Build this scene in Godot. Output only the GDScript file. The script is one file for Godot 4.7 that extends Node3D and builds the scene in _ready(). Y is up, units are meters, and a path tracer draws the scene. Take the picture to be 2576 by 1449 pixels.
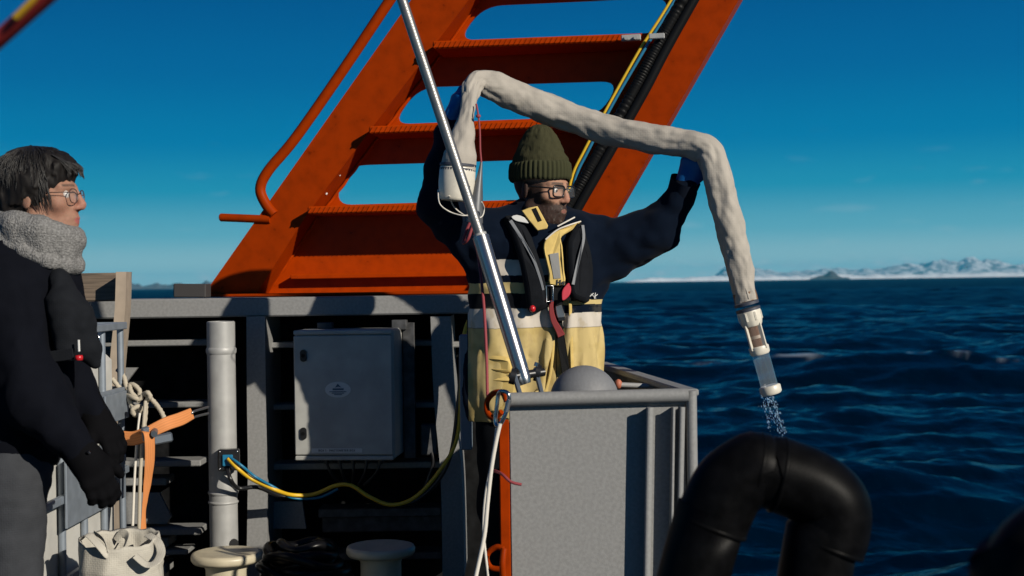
extends Node3D

# D pixels: the photograph measured on a 2576 x 1449 grid
const F := 3408.0
const K := 0.86  # scale on paint and cloth colours, lowered under a stronger sun to deepen shadows
const EYE := Vector3(0, 1.28, 0)
var cam_basis := Basis(Vector3.RIGHT, -0.0032) * Basis(Vector3.BACK, -0.0143)
var M := {}
var T := {}
var taken := {}
var rng := RandomNumberGenerator.new()
const SUN := Vector3(0.655, 0.405, 0.638)


class MB:
	var v := PackedVector3Array()
	var n := PackedVector3Array()
	var uv := PackedVector2Array()
	var c := PackedColorArray()
	var idx := PackedInt32Array()

	func tri(a: Vector3, b: Vector3, d: Vector3, away := Vector3.INF) -> void:
		var nn := (b - a).cross(d - a)
		if nn.length_squared() < 1e-18:
			return
		nn = nn.normalized()
		if away != Vector3.INF and nn.dot((a + b + d) / 3.0 - away) < 0.0:
			nn = -nn
			var t := b
			b = d
			d = t
		var k := v.size()
		v.append_array([a, b, d])
		n.append_array([nn, nn, nn])
		for p: Vector3 in [a, b, d]:
			uv.append(Vector2(p.x, p.y))
		idx.append_array([k, k + 2, k + 1])

	func quad(a: Vector3, b: Vector3, d: Vector3, e: Vector3, away := Vector3.INF) -> void:
		tri(a, b, d, away)
		tri(a, d, e, away)

	# a grid of points rows x cols, smooth; wrap joins the last column to the first
	func grid(rows: int, cols: int, p: PackedVector3Array, wrap := false, uvs := PackedVector2Array(), flip := false, cs := PackedColorArray()) -> void:
		var k := v.size()
		var nn := PackedVector3Array()
		nn.resize(p.size())
		var cc := cols if wrap else cols - 1
		for i in rows - 1:
			for j in cc:
				var j2 := (j + 1) % cols
				var a := i * cols + j
				var b := i * cols + j2
				var d := (i + 1) * cols + j2
				var e := (i + 1) * cols + j
				var fn := (p[d] - p[a]).cross(p[e] - p[b])
				if flip:
					fn = -fn
				nn[a] += fn
				nn[b] += fn
				nn[d] += fn
				nn[e] += fn
				if flip:
					idx.append_array([k + a, k + b, k + d, k + a, k + d, k + e])
				else:
					idx.append_array([k + a, k + d, k + b, k + a, k + e, k + d])
		for i in p.size():
			nn[i] = nn[i].normalized() if nn[i].length_squared() > 1e-24 else Vector3.UP
		v.append_array(p)
		n.append_array(nn)
		if uvs.size() == p.size():
			uv.append_array(uvs)
		else:
			for i in p.size():
				uv.append(Vector2(float(i % cols) / cols, float(i / cols) / rows))
		if cs.size() == p.size():
			while c.size() < k:
				c.append(Color.WHITE)
			c.append_array(cs)

	func mesh() -> ArrayMesh:
		var a := []
		a.resize(Mesh.ARRAY_MAX)
		a[Mesh.ARRAY_VERTEX] = v
		a[Mesh.ARRAY_NORMAL] = n
		a[Mesh.ARRAY_TEX_UV] = uv
		if c.size() == v.size():
			a[Mesh.ARRAY_COLOR] = c
		a[Mesh.ARRAY_INDEX] = idx
		var m := ArrayMesh.new()
		m.add_surface_from_arrays(Mesh.PRIMITIVE_TRIANGLES, a)
		return m

	# chamfered box: centre, half sizes, axes
	func box(o: Vector3, h: Vector3, b := Basis.IDENTITY, r := 0.004) -> void:
		r = minf(r, minf(h.x, minf(h.y, h.z)) * 0.6)
		var f := {}
		for sx: int in [-1, 1]:
			for sy: int in [-1, 1]:
				for sz: int in [-1, 1]:
					var s := Vector3(sx, sy, sz)
					for ax in 3:
						var q := h - Vector3(r, r, r)
						q[ax] = h[ax]
						f[Vector4i(sx, sy, sz, ax)] = o + b * (q * s)
		for ax in 3:
			var u := (ax + 1) % 3
			var w := (ax + 2) % 3
			for s: int in [-1, 1]:
				var q: Array[Vector3] = []
				for st: Vector2i in [Vector2i(-1, -1), Vector2i(1, -1), Vector2i(1, 1), Vector2i(-1, 1)]:
					var k := Vector3i()
					k[ax] = s
					k[u] = st.x
					k[w] = st.y
					q.append(f[Vector4i(k.x, k.y, k.z, ax)])
				quad(q[0], q[1], q[2], q[3], o)
			for su: int in [-1, 1]:
				for sw: int in [-1, 1]:
					var k1 := Vector3i()
					k1[u] = su
					k1[w] = sw
					k1[ax] = -1
					var k2 := k1
					k2[ax] = 1
					quad(f[Vector4i(k1.x, k1.y, k1.z, u)], f[Vector4i(k2.x, k2.y, k2.z, u)], f[Vector4i(k2.x, k2.y, k2.z, w)], f[Vector4i(k1.x, k1.y, k1.z, w)], o)
		for sx: int in [-1, 1]:
			for sy: int in [-1, 1]:
				for sz: int in [-1, 1]:
					tri(f[Vector4i(sx, sy, sz, 0)], f[Vector4i(sx, sy, sz, 1)], f[Vector4i(sx, sy, sz, 2)], o)

	# a bar of w x t from a to b; "side" is roughly the direction of w
	func bar(a: Vector3, b: Vector3, w: float, t: float, side := Vector3.RIGHT, r := 0.003) -> void:
		var y := (b - a).normalized()
		var x := (side - y * side.dot(y)).normalized()
		box((a + b) * 0.5, Vector3(w * 0.5, a.distance_to(b) * 0.5, t * 0.5), Basis(x, y, x.cross(y)), r)

	# tube along points; rad is a number per point; bump(s, angle) adds to the radius
	func tube(p: PackedVector3Array, rad: PackedFloat32Array, sides := 12, caps := true, bump: Variant = null, flat := 1.0, up := Vector3.INF) -> void:
		var m := p.size()
		var t0 := (p[1] - p[0]).normalized()
		var nrm := t0.cross(Vector3(0.31, 0.87, 0.4)).normalized() if up == Vector3.INF else (up - t0 * up.dot(t0)).normalized()
		var pts := PackedVector3Array()
		var uvs := PackedVector2Array()
		var s := 0.0
		for i in m:
			var t := (p[mini(i + 1, m - 1)] - p[maxi(i - 1, 0)]).normalized()
			nrm = (nrm - t * nrm.dot(t)).normalized()
			var bi := t.cross(nrm)
			if i > 0:
				s += p[i].distance_to(p[i - 1])
			for j in sides + 1:
				var a := TAU * j / sides
				var r := rad[mini(i, rad.size() - 1)]
				if bump != null:
					r += (bump as Callable).call(s, a)
				pts.append(p[i] + (nrm * cos(a) + bi * sin(a) * flat) * r)
				uvs.append(Vector2(float(j) / sides, s))
		var k0 := n.size()
		grid(m, sides + 1, pts, false, uvs, false)
		for i in m:  # the seam shares one normal
			var a := k0 + i * (sides + 1)
			var b := a + sides
			var q := (n[a] + n[b]).normalized()
			n[a] = q
			n[b] = q
		if caps:
			for e in 2:
				var i := 0 if e == 0 else m - 1
				var dirn := (p[0] - p[1]) if e == 0 else (p[m - 1] - p[m - 2])
				var k := v.size()
				dirn = dirn.normalized()
				v.append(p[i])
				n.append(dirn)
				uv.append(Vector2(0.5, 0))
				for j in sides + 1:
					v.append(pts[i * (sides + 1) + j])
					n.append(dirn)
					uv.append(Vector2(0.5, 0))
				for j in sides:
					if e == 0:
						idx.append_array([k, k + 1 + j, k + 2 + j])
					else:
						idx.append_array([k, k + 2 + j, k + 1 + j])

	func cyl(a: Vector3, b: Vector3, ra: float, rb := -1.0, sides := 20) -> void:
		tube(PackedVector3Array([a, b]), PackedFloat32Array([ra, ra if rb < 0 else rb]), sides)

	# profile of (radius, height) turned about the axis at o
	func lathe(o: Vector3, prof: PackedVector2Array, sides := 32, b := Basis.IDENTITY, ribs := 0.0, nr := 0) -> void:
		var pts := PackedVector3Array()
		var uvs := PackedVector2Array()
		for i in prof.size():
			for j in sides + 1:
				var a := TAU * j / sides
				var r := prof[i].x * (1.0 + ribs * absf(cos(a * nr * 0.5)))
				pts.append(o + b * Vector3(cos(a) * r, prof[i].y, sin(a) * r))
				uvs.append(Vector2(float(j) / sides, float(i) / prof.size()))
		var k0 := n.size()
		grid(prof.size(), sides + 1, pts, false, uvs, true)
		for i in prof.size():
			var a := k0 + i * (sides + 1)
			var q := (n[a] + n[a + sides]).normalized()
			n[a] = q
			n[a + sides] = q

	# ball, scaled
	func ball(o: Vector3, r: Vector3, b := Basis.IDENTITY, seg := 16) -> void:
		var pts := PackedVector3Array()
		var rows := seg / 2 + 1
		for i in rows:
			var e := PI * i / (rows - 1) - PI / 2
			for j in seg + 1:
				var a := TAU * j / seg
				pts.append(o + b * (Vector3(cos(a) * cos(e), sin(e), sin(a) * cos(e)) * r))
		grid(rows, seg + 1, pts, false, PackedVector2Array(), true)

	# flat outline (with an optional hole) in a plane o + u*x + w*y, thickness t towards -nrm
	func plate(o: Vector3, u: Vector3, w: Vector3, outline: PackedVector2Array, t: float, hole := PackedVector2Array()) -> void:
		var nrm := u.cross(w).normalized()
		if Geometry2D.is_polygon_clockwise(outline):
			outline.reverse()
		var poly := outline.duplicate()
		if hole.size():
			if not Geometry2D.is_polygon_clockwise(hole):
				hole.reverse()
			var mid := Vector2.ZERO
			for q in hole:
				mid += q / hole.size()
			var angs: Array[float] = []
			for q in hole:
				angs.append((q - mid).angle())
			for q in outline:
				angs.append((q - mid).angle())
			angs.sort()
			var reach := func(an: float, ring: PackedVector2Array) -> Vector2:
				var far := mid + Vector2.from_angle(an) * 100.0
				for i in ring.size():
					var x: Variant = Geometry2D.segment_intersects_segment(mid, far, ring[i], ring[(i + 1) % ring.size()])
					if x != null:
						return x
				return ring[0]
			for i in angs.size():
				var a0 := angs[i]
				var a1 := angs[(i + 1) % angs.size()]
				if absf(angle_difference(a0, a1)) < 1e-5:
					continue
				a0 += 1e-6
				a1 -= 1e-6
				var h0: Vector2 = reach.call(a0, hole)
				var h1: Vector2 = reach.call(a1, hole)
				var o0: Vector2 = reach.call(a0, outline)
				var o1: Vector2 = reach.call(a1, outline)
				for e in 2:
					var f := o - nrm * (t if e else 0.0)
					var c4: Array[Vector3] = []
					for q: Vector2 in [h0, o0, o1, h1]:
						c4.append(f + u * q.x + w * q.y)
					quad(c4[0], c4[1], c4[2], c4[3], c4[0] + (nrm if e else -nrm))
		else:
			var tr := Geometry2D.triangulate_polygon(poly)
			for e in 2:
				var k := v.size()
				for q in poly:
					v.append(o + u * q.x + w * q.y - nrm * (t if e else 0.0))
					n.append(-nrm if e else nrm)
					uv.append(q)
				for i in range(0, tr.size(), 3):
					var a := poly[tr[i]]
					var ccw := (poly[tr[i + 1]] - a).cross(poly[tr[i + 2]] - a) > 0.0
					if ccw == (e == 0):
						idx.append_array([k + tr[i], k + tr[i + 2], k + tr[i + 1]])
					else:
						idx.append_array([k + tr[i], k + tr[i + 1], k + tr[i + 2]])
		for ring: PackedVector2Array in [outline, hole]:
			for i in ring.size():
				var a := ring[i]
				var b := ring[(i + 1) % ring.size()]
				var A := o + u * a.x + w * a.y
				var B := o + u * b.x + w * b.y
				quad(A, A - nrm * t, B - nrm * t, B)


class Sdf:
	var kind := PackedInt32Array()
	var a := PackedVector3Array()
	var b := PackedVector3Array()
	var ra := PackedFloat32Array()
	var rb := PackedFloat32Array()
	var k := PackedFloat32Array()
	var sub := PackedInt32Array()
	var rot: Array[Basis] = []
	var noise: FastNoiseLite
	var namp := 0.0
	var nscale := Vector3.ONE
	var floor_y := -1e9  # cut flat below
	var extra: Variant = null

	func cap(p: Vector3, q: Vector3, r: float, r2 := -1.0, kk := 0.03, s := 0) -> void:
		kind.append(0); a.append(p); b.append(q); ra.append(r); rb.append(r if r2 < 0 else r2); k.append(kk); sub.append(s); rot.append(Basis.IDENTITY)

	func ell(c: Vector3, r: Vector3, kk := 0.03, bs := Basis.IDENTITY, s := 0) -> void:
		kind.append(1); a.append(c); b.append(r); ra.append(minf(r.x, minf(r.y, r.z))); rb.append(maxf(r.x, maxf(r.y, r.z))); k.append(kk); sub.append(s); rot.append(bs.inverse())

	func one(i: int, p: Vector3) -> float:
		if kind[i] == 0:
			var pa := p - a[i]
			var ba := b[i] - a[i]
			var l := ba.length_squared()
			var t := clampf(pa.dot(ba) / l, 0.0, 1.0) if l > 0.0 else 0.0
			return (pa - ba * t).length() - lerpf(ra[i], rb[i], t)
		var q := rot[i] * (p - a[i])
		var r := b[i]
		var k0 := (q / r).length()
		var k1 := (q / (r * r)).length()
		if k1 < 1e-6:
			return -ra[i]
		return k0 * (k0 - 1.0) / k1

	func val(p: Vector3, list: PackedInt32Array) -> float:
		var d := 1e9
		for i in list:
			var e := one(i, p)
			if sub[i] == 0:
				var h := maxf(k[i] - absf(d - e), 0.0)
				d = minf(d, e) - h * h / (4.0 * k[i])
			else:
				e = -e
				var h := maxf(k[i] - absf(d - e), 0.0)
				d = maxf(d, e) + h * h / (4.0 * k[i])
		if namp > 0.0:
			d += namp * noise.get_noise_3dv(p * nscale)
		if extra != null:
			d += (extra as Callable).call(p)
		return maxf(d, floor_y - p.y)

	# surface nets; uvf(p) and colf(p) give texture places and colours
	func build(h: float, uvf: Variant = null, colf: Variant = null) -> ArrayMesh:
		var lo := Vector3(1e9, 1e9, 1e9)
		var hi := -lo
		var kmax := 0.0
		var m := kind.size()
		for i in m:
			if sub[i]:
				continue
			kmax = maxf(kmax, k[i])
			if kind[i] == 0:
				lo = lo.min(a[i] - Vector3.ONE * ra[i]).min(b[i] - Vector3.ONE * rb[i])
				hi = hi.max(a[i] + Vector3.ONE * ra[i]).max(b[i] + Vector3.ONE * rb[i])
			else:
				lo = lo.min(a[i] - Vector3.ONE * rb[i])
				hi = hi.max(a[i] + Vector3.ONE * rb[i])
		var pad := namp + kmax * 0.25 + h * 2.0
		lo -= Vector3.ONE * pad
		hi += Vector3.ONE * pad
		var bn := Vector3i(((hi - lo) / (h * 4.0)).ceil()) + Vector3i.ONE
		var nx := bn.x * 4
		var ny := bn.y * 4
		var nz := bn.z * 4
		var vals := PackedFloat32Array()
		vals.resize(nx * ny * nz)
		vals.fill(1.0)
		var ids := PackedInt32Array()
		ids.resize(nx * ny * nz)
		ids.fill(-1)
		var R := h * 3.47 + namp + h
		var live: Array[Vector3i] = []
		var ds := PackedFloat32Array()
		ds.resize(m)
		for bz in bn.z:
			for by in bn.y:
				for bx in bn.x:
					var c := lo + Vector3(bx * 4 + 1.5, by * 4 + 1.5, bz * 4 + 1.5) * h
					var dm := 1e9
					var cut := false
					for i in m:
						ds[i] = one(i, c)
						if sub[i] == 0:
							dm = minf(dm, ds[i])
						elif ds[i] < R + k[i]:
							cut = true
					if dm > R + kmax * 0.3:
						continue
					var inside := dm < -R - kmax * 0.3 and not cut and c.y - R > floor_y
					if inside:
						for z in 4:
							for y in 4:
								var o := ((bz * 4 + z) * ny + by * 4 + y) * nx + bx * 4
								for x in 4:
									vals[o + x] = -1.0
						continue
					var list := PackedInt32Array()
					for i in m:
						if sub[i] == 0:
							if ds[i] < dm + 2.2 * R + k[i]:
								list.append(i)
						elif ds[i] < R * 1.2 + k[i]:
							list.append(i)
					live.append(Vector3i(bx, by, bz))
					for z in 4:
						for y in 4:
							var o := ((bz * 4 + z) * ny + by * 4 + y) * nx + bx * 4
							for x in 4:
								vals[o + x] = val(lo + Vector3(bx * 4 + x, by * 4 + y, bz * 4 + z) * h, list)
		var vs := PackedVector3Array()
		var ex := PackedInt32Array([0, 1, 2, 3, 4, 5, 6, 7, 0, 2, 1, 3, 4, 6, 5, 7, 0, 4, 1, 5, 2, 6, 3, 7])
		var corner := PackedInt32Array([0, 1, nx, nx + 1, nx * ny, nx * ny + 1, nx * ny + nx, nx * ny + nx + 1])
		var w := PackedFloat32Array()
		w.resize(8)
		var cells: Array[Vector3i] = []
		for bl in live:
			for z in 4:
				for y in 4:
					for x in 4:
						var i := bl.x * 4 + x
						var j := bl.y * 4 + y
						var q := bl.z * 4 + z
						if i >= nx - 1 or j >= ny - 1 or q >= nz - 1:
							continue
						var o := (q * ny + j) * nx + i
						var neg := 0
						for t in 8:
							w[t] = vals[o + corner[t]]
							if w[t] < 0.0:
								neg += 1
						if neg == 0 or neg == 8:
							continue
						var s := Vector3.ZERO
						var cnt := 0
						for e in 12:
							var p0 := ex[e * 2]
							var p1 := ex[e * 2 + 1]
							if (w[p0] < 0.0) != (w[p1] < 0.0):
								var t := w[p0] / (w[p0] - w[p1])
								var c0 := Vector3(p0 & 1, (p0 >> 1) & 1, p0 >> 2)
								var c1 := Vector3(p1 & 1, (p1 >> 1) & 1, p1 >> 2)
								s += c0.lerp(c1, t)
								cnt += 1
						ids[o] = vs.size()
						vs.append(lo + (Vector3(i, j, q) + s / cnt) * h)
						cells.append(Vector3i(i, j, q))
		var idx := PackedInt32Array()
		var ns := PackedVector3Array()
		ns.resize(vs.size())
		var step := PackedInt32Array([1, nx, nx * ny])
		for cl in cells:
			var o := (cl.z * ny + cl.y) * nx + cl.x
			var s0 := vals[o] < 0.0
			for ax in 3:
				if (vals[o + step[ax]] < 0.0) == s0:
					continue
				var u := step[(ax + 1) % 3]
				var t := step[(ax + 2) % 3]
				var i0 := ids[o]
				var i1 := ids[o - u]
				var i2 := ids[o - u - t]
				var i3 := ids[o - t]
				if i0 < 0 or i1 < 0 or i2 < 0 or i3 < 0:
					continue
				var fn := (vs[i2] - vs[i0]).cross(vs[i3] - vs[i1])
				if not s0:
					fn = -fn
				ns[i0] += fn
				ns[i1] += fn
				ns[i2] += fn
				ns[i3] += fn
				if s0:
					idx.append_array([i0, i2, i1, i0, i3, i2])
				else:
					idx.append_array([i0, i1, i2, i0, i2, i3])
		for i in ns.size():
			ns[i] = ns[i].normalized() if ns[i].length_squared() > 1e-24 else Vector3.UP
		var arr := []
		arr.resize(Mesh.ARRAY_MAX)
		arr[Mesh.ARRAY_VERTEX] = vs
		arr[Mesh.ARRAY_NORMAL] = ns
		var uvs := PackedVector2Array()
		for p in vs:
			uvs.append((uvf as Callable).call(p) if uvf != null else Vector2(p.x, p.y))
		arr[Mesh.ARRAY_TEX_UV] = uvs
		if colf != null:
			var cs := PackedColorArray()
			for p in vs:
				cs.append((colf as Callable).call(p))
			arr[Mesh.ARRAY_COLOR] = cs
		arr[Mesh.ARRAY_INDEX] = idx
		var am := ArrayMesh.new()
		am.add_surface_from_arrays(Mesh.PRIMITIVE_TRIANGLES, arr)
		return am


# ---------------------------------------------------------------- helpers
func P(x: float, y: float, d: float) -> Vector3:
	return EYE + cam_basis * Vector3((x - 1288.0) / F * d, (724.5 - y) / F * d, -d)


# the point where the line of sight through a measured pixel meets the plane through o with normal nrm
func meet(x: float, y: float, o: Vector3, nrm: Vector3) -> Vector3:
	var r := cam_basis * Vector3((x - 1288.0) / F, (724.5 - y) / F, -1.0)
	return EYE + r * ((o - EYE).dot(nrm) / r.dot(nrm))


func pts(list: Array, d: float) -> PackedVector3Array:
	var o := PackedVector3Array()
	for q: Variant in list:
		o.append(P(q.x, q.y, q.z if q is Vector3 else d))
	return o


func smooth(p: PackedVector3Array, per := 6, closed := false) -> PackedVector3Array:
	var o := PackedVector3Array()
	var m := p.size()
	for i in (m if closed else m - 1):
		var p0 := p[(i - 1 + m) % m] if closed else p[maxi(i - 1, 0)]
		var p1 := p[i]
		var p2 := p[(i + 1) % m]
		var p3 := p[(i + 2) % m] if closed else p[mini(i + 2, m - 1)]
		for t in per:
			o.append(p1.cubic_interpolate(p2, p0, p3, float(t) / per))
	o.append(p[0] if closed else p[m - 1])
	return o


func fl(list: Array) -> PackedFloat32Array:
	return PackedFloat32Array(list)


# radii given at the control points, spread over a smoothed path
func spread(r: Array, per: int) -> PackedFloat32Array:
	var o := PackedFloat32Array()
	for i in r.size() - 1:
		for t in per:
			o.append(lerpf(r[i], r[i + 1], smoothstep(0, 1, float(t) / per)))
	o.append(r[-1])
	return o


func numbered(called: String) -> String:
	var k: int = taken.get(called, 0)
	taken[called] = k + 1
	return called if k == 0 else "%s_%03d" % [called, k]


func away(parent: Node) -> Vector3:
	var o := Vector3.ZERO
	while parent is Node3D and parent != self:
		o += (parent as Node3D).position
		parent = parent.get_parent()
	return o


func tag(o: Node, label: String, category := "", group := "", kind := "") -> void:
	if label:
		o.set_meta("label", label)
	if category:
		o.set_meta("category", category)
	if group:
		o.set_meta("group", group)
	if kind:
		o.set_meta("kind", kind)


func thing(called: String, at: Vector3, label: String, category: String, group := "") -> Node3D:
	var o := Node3D.new()
	o.name = numbered(called)
	o.position = at
	add_child(o)
	tag(o, label, category, group)
	return o


func obj(called: String, m: Variant, mt: Material, parent: Node = self, label := "") -> MeshInstance3D:
	var o := MeshInstance3D.new()
	o.name = numbered(called) if parent == self else called
	o.mesh = (m as MB).mesh() if m is MB else m
	if mt:
		o.material_override = mt
	if parent != self:
		o.position = -away(parent)
	parent.add_child(o, true)
	if label:
		o.set_meta("label", label)
	return o


func lin(r: float, g: float, b: float) -> Color:
	return Color(r, g, b).linear_to_srgb()


func dye(r: float, g: float, b: float) -> Color:
	return Color(r * K, g * K, b * K).linear_to_srgb()


func fnl(seed_: int, freq: float, oct := 3, type := FastNoiseLite.TYPE_SIMPLEX_SMOOTH) -> FastNoiseLite:
	var n := FastNoiseLite.new()
	n.seed = seed_
	n.frequency = freq
	n.noise_type = type
	n.fractal_octaves = oct
	return n


func noise_tex(seed_: int, freq: float, oct: int, c0: Color, c1: Color, size := 512, normal := 0.0) -> NoiseTexture2D:
	var t := NoiseTexture2D.new()
	t.width = size
	t.height = size
	t.seamless = true
	t.noise = fnl(seed_, freq, oct)
	if normal > 0.0:
		t.as_normal_map = true
		t.bump_strength = normal
	else:
		var g := Gradient.new()
		g.set_color(0, c0)
		g.set_color(1, c1)
		t.color_ramp = g
	return t


# material: linear base colour, roughness, and optional grain: [texture name, repeats per metre], bump: [texture name, cm]
func mat(called: String, c: Color, rough := 0.6, metal := 0.0, grain := "", per := 2.0, bump := "", bper := 6.0, cm := 0.1) -> StandardMaterial3D:
	var m := StandardMaterial3D.new()
	m.resource_name = called
	m.albedo_color = (c * (K if metal < 0.5 else 0.85)).linear_to_srgb()
	m.albedo_color.a = 1.0
	m.roughness = rough
	m.metallic = metal
	if grain:
		m.albedo_texture = T[grain]
	if bump:
		m.heightmap_enabled = true
		m.heightmap_texture = T[bump]
		m.heightmap_scale = cm
	if grain or bump:
		m.uv1_triplanar = true
		m.uv1_world_triplanar = true
		m.uv1_scale = Vector3.ONE * (per if grain else bper)
	M[called] = m
	return m


# a padded or flat shape cut from an outline measured on the photograph and laid over a curved surface:
# front(world x, world y) is the z of what it lies on
func pad(mb: MB, outline: Array, d: float, front: Callable, off: float, thick: float, bevel := 0.006, per := 4, loop := true) -> void:
	var p3 := PackedVector3Array()
	for q: Vector2 in outline:
		p3.append(Vector3(q.x, q.y, 0))
	if per > 1:
		p3 = smooth(p3, per, true)
		p3.remove_at(p3.size() - 1)
	var p2 := PackedVector2Array()
	for q in p3:
		var w := P(q.x, q.y, d)
		p2.append(Vector2(w.x, w.y))
	if Geometry2D.is_polygon_clockwise(p2):
		p2.reverse()
	var m := p2.size()
	var nm := PackedVector2Array()
	for i in m:
		var e := (p2[(i + 1) % m] - p2[i]).normalized() + (p2[i] - p2[(i - 1 + m) % m]).normalized()
		e = e.normalized()
		nm.append(Vector2(-e.y, e.x))
	var rows := PackedVector3Array()
	var steps := [[0.0, 0.0], [0.0, 0.55], [0.3, 0.85], [1.0, 1.0]]
	for st: Array in steps:
		for i in m + 1:
			var q := p2[i % m] + nm[i % m] * bevel * float(st[0])
			rows.append(Vector3(q.x, q.y, float(front.call(q.x, q.y)) + off + thick * float(st[1])))
	mb.grid(steps.size(), m + 1, rows, false)
	var ring := PackedVector2Array()
	for i in m:
		ring.append(p2[i] + nm[i] * bevel)
	var tr := Geometry2D.triangulate_polygon(ring)
	if tr.is_empty():
		tr = Geometry2D.triangulate_polygon(p2)
	for i in range(0, tr.size(), 3):
		var t: Array[Vector3] = []
		for e in 3:
			var q := ring[tr[i + e]]
			t.append(Vector3(q.x, q.y, float(front.call(q.x, q.y)) + off + thick))
		mb.tri(t[0], t[1], t[2], (t[0] + t[1] + t[2]) / 3.0 - Vector3(0, 0, 1))


# outline of a ribbon of width w (pixels) along a measured line
func ribbon(line: Array, w: float, w2 := -1.0) -> Array:
	var p := PackedVector3Array()
	for q: Vector2 in line:
		p.append(Vector3(q.x, q.y, 0))
	p = smooth(p, 4)
	var l: Array = []
	var r: Array = []
	var m := p.size()
	for i in m:
		var t := (p[mini(i + 1, m - 1)] - p[maxi(i - 1, 0)]).normalized()
		var h := lerpf(w, w if w2 < 0 else w2, float(i) / (m - 1)) * 0.5
		l.append(Vector2(p[i].x - t.y * h, p[i].y + t.x * h))
		r.push_front(Vector2(p[i].x + t.y * h, p[i].y - t.x * h))
	return l + r


# ---------------------------------------------------------------- camera, sky, sun, air
func make_camera() -> void:
	var cam := Camera3D.new()
	cam.name = "camera"
	add_child(cam)
	cam.transform = Transform3D(cam_basis, EYE)
	var at := CameraAttributesPhysical.new()
	at.frustum_focal_length = 56.46
	at.exposure_aperture = 5.6
	at.frustum_focus_distance = 4.72
	at.frustum_near = 0.05
	at.frustum_far = 60000.0
	cam.attributes = at
	cam.fov = 24.0
	cam.near = 0.05
	cam.far = 60000.0
	cam.current = true
	print("fov ", cam.fov)


func sky_tone(e: float) -> Vector3:
	# linear radiance by height above the horizon in degrees
	var keys := [[0.0, 176, 204, 205], [0.9, 152, 191, 198], [2.2, 95, 166, 186], [4.0, 30, 140, 174], [6.0, 0, 118, 166], [9.0, 0, 98, 153], [12.0, 0, 84, 141], [20.0, 2, 66, 124], [40.0, 2, 48, 100], [90.0, 2, 36, 82]]
	for i in keys.size() - 1:
		var a: Array = keys[i]
		var b: Array = keys[i + 1]
		if e <= b[0]:
			var t: float = smoothstep(0.0, 1.0, (e - a[0]) / (b[0] - a[0])) * 0.35 + 0.65 * (e - a[0]) / (b[0] - a[0])
			var ca := Color8(a[1], a[2], a[3]).srgb_to_linear()
			var cb := Color8(b[1], b[2], b[3]).srgb_to_linear()
			var c := ca.lerp(cb, t)
			return Vector3(c.r, c.g, c.b) / 1.1
	return Vector3.ZERO


func make_sky() -> void:
	var w := 4096
	var h := 2048
	var im := Image.create(w, h, false, Image.FORMAT_RGBF)
	for y in h / 2:
		var e := 90.0 - (y + 0.5) * 180.0 / h
		var c := sky_tone(e)
		im.fill_rect(Rect2i(0, y, w, 1), Color(c.x, c.y, c.z))
	im.fill_rect(Rect2i(0, h / 2, w, h / 2), Color(0.02, 0.05, 0.09))
	# low cloud banks, thicker to starboard, all along the horizon
	var n1 := fnl(11, 1.0, 5)
	var n2 := fnl(12, 1.0, 5)
	var n3 := fnl(13, 1.0, 2)
	for y in range(h / 2 - 80, h / 2):
		var e := 90.0 - (y + 0.5) * 180.0 / h
		for x in w:
			var az := (x + 0.5 - w * 0.5) * 360.0 / w
			var ca := Vector2(cos(deg_to_rad(az)), sin(deg_to_rad(az))) * 57.3
			var big := n3.get_noise_2d(ca.x * 0.06 + 3.0, ca.y * 0.06)
			var right := smoothstep(2.0, 15.0, az) * (1.0 - smoothstep(60.0, 100.0, az))
			var top := 0.95 + 0.95 * right + 0.3 * big
			var a := n1.get_noise_3d(ca.x * 0.35, ca.y * 0.35, e * 2.4)
			var b := n2.get_noise_3d(ca.x * 0.9, ca.y * 0.9, e * 4.5)
			var f := 1.0 - smoothstep(top * 0.55, top, e + a * 0.5)
			var cover := clampf((a * 0.9 + b * 0.55 + 0.16 + 0.7 * right) * 1.9, 0.0, 1.0) * f
			# thin streaks higher up
			cover = maxf(cover, 0.13 * smoothstep(0.3, 0.7, n1.get_noise_3d(ca.x * 0.22 + 40.0, ca.y * 0.22, e * 1.3)) * (1.0 - smoothstep(3.5, 6.5, e)))
			if cover <= 0.003:
				continue
			var lit := clampf(0.62 + b * 0.9 + (e - top * 0.45) * 0.28, 0.0, 1.0)
			var cl := Color8(118, 152, 170).srgb_to_linear().lerp(Color8(186, 194, 196).srgb_to_linear(), lit)
			im.set_pixel(x, y, im.get_pixel(x, y).lerp(cl, cover * 0.85))
	var sm := PanoramaSkyMaterial.new()
	sm.panorama = ImageTexture.create_from_image(im)
	var sky := Sky.new()
	sky.sky_material = sm
	var env := Environment.new()
	env.background_mode = Environment.BG_SKY
	env.sky = sky
	env.tonemap_mode = Environment.TONE_MAPPER_LINEAR
	env.tonemap_exposure = 1.1
	# thin blue air: the far hills fade into it
	env.fog_enabled = true
	env.fog_density = 0.000022
	env.fog_light_color = Color(0.3, 0.8, 0.95)
	env.sdfgi_enabled = true
	env.ssao_enabled = true
	env.ssil_enabled = true
	var we := WorldEnvironment.new()
	we.name = "daylight"
	we.environment = env
	add_child(we)
	var sun := DirectionalLight3D.new()
	sun.name = "sun"
	sun.light_energy = 1.6
	sun.light_angular_distance = 0.55
	sun.light_color = lin(1.0, 0.925, 0.8)
	sun.shadow_enabled = true
	add_child(sun)
	sun.look_at_from_position(Vector3.ZERO, -SUN, Vector3.UP)


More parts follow.
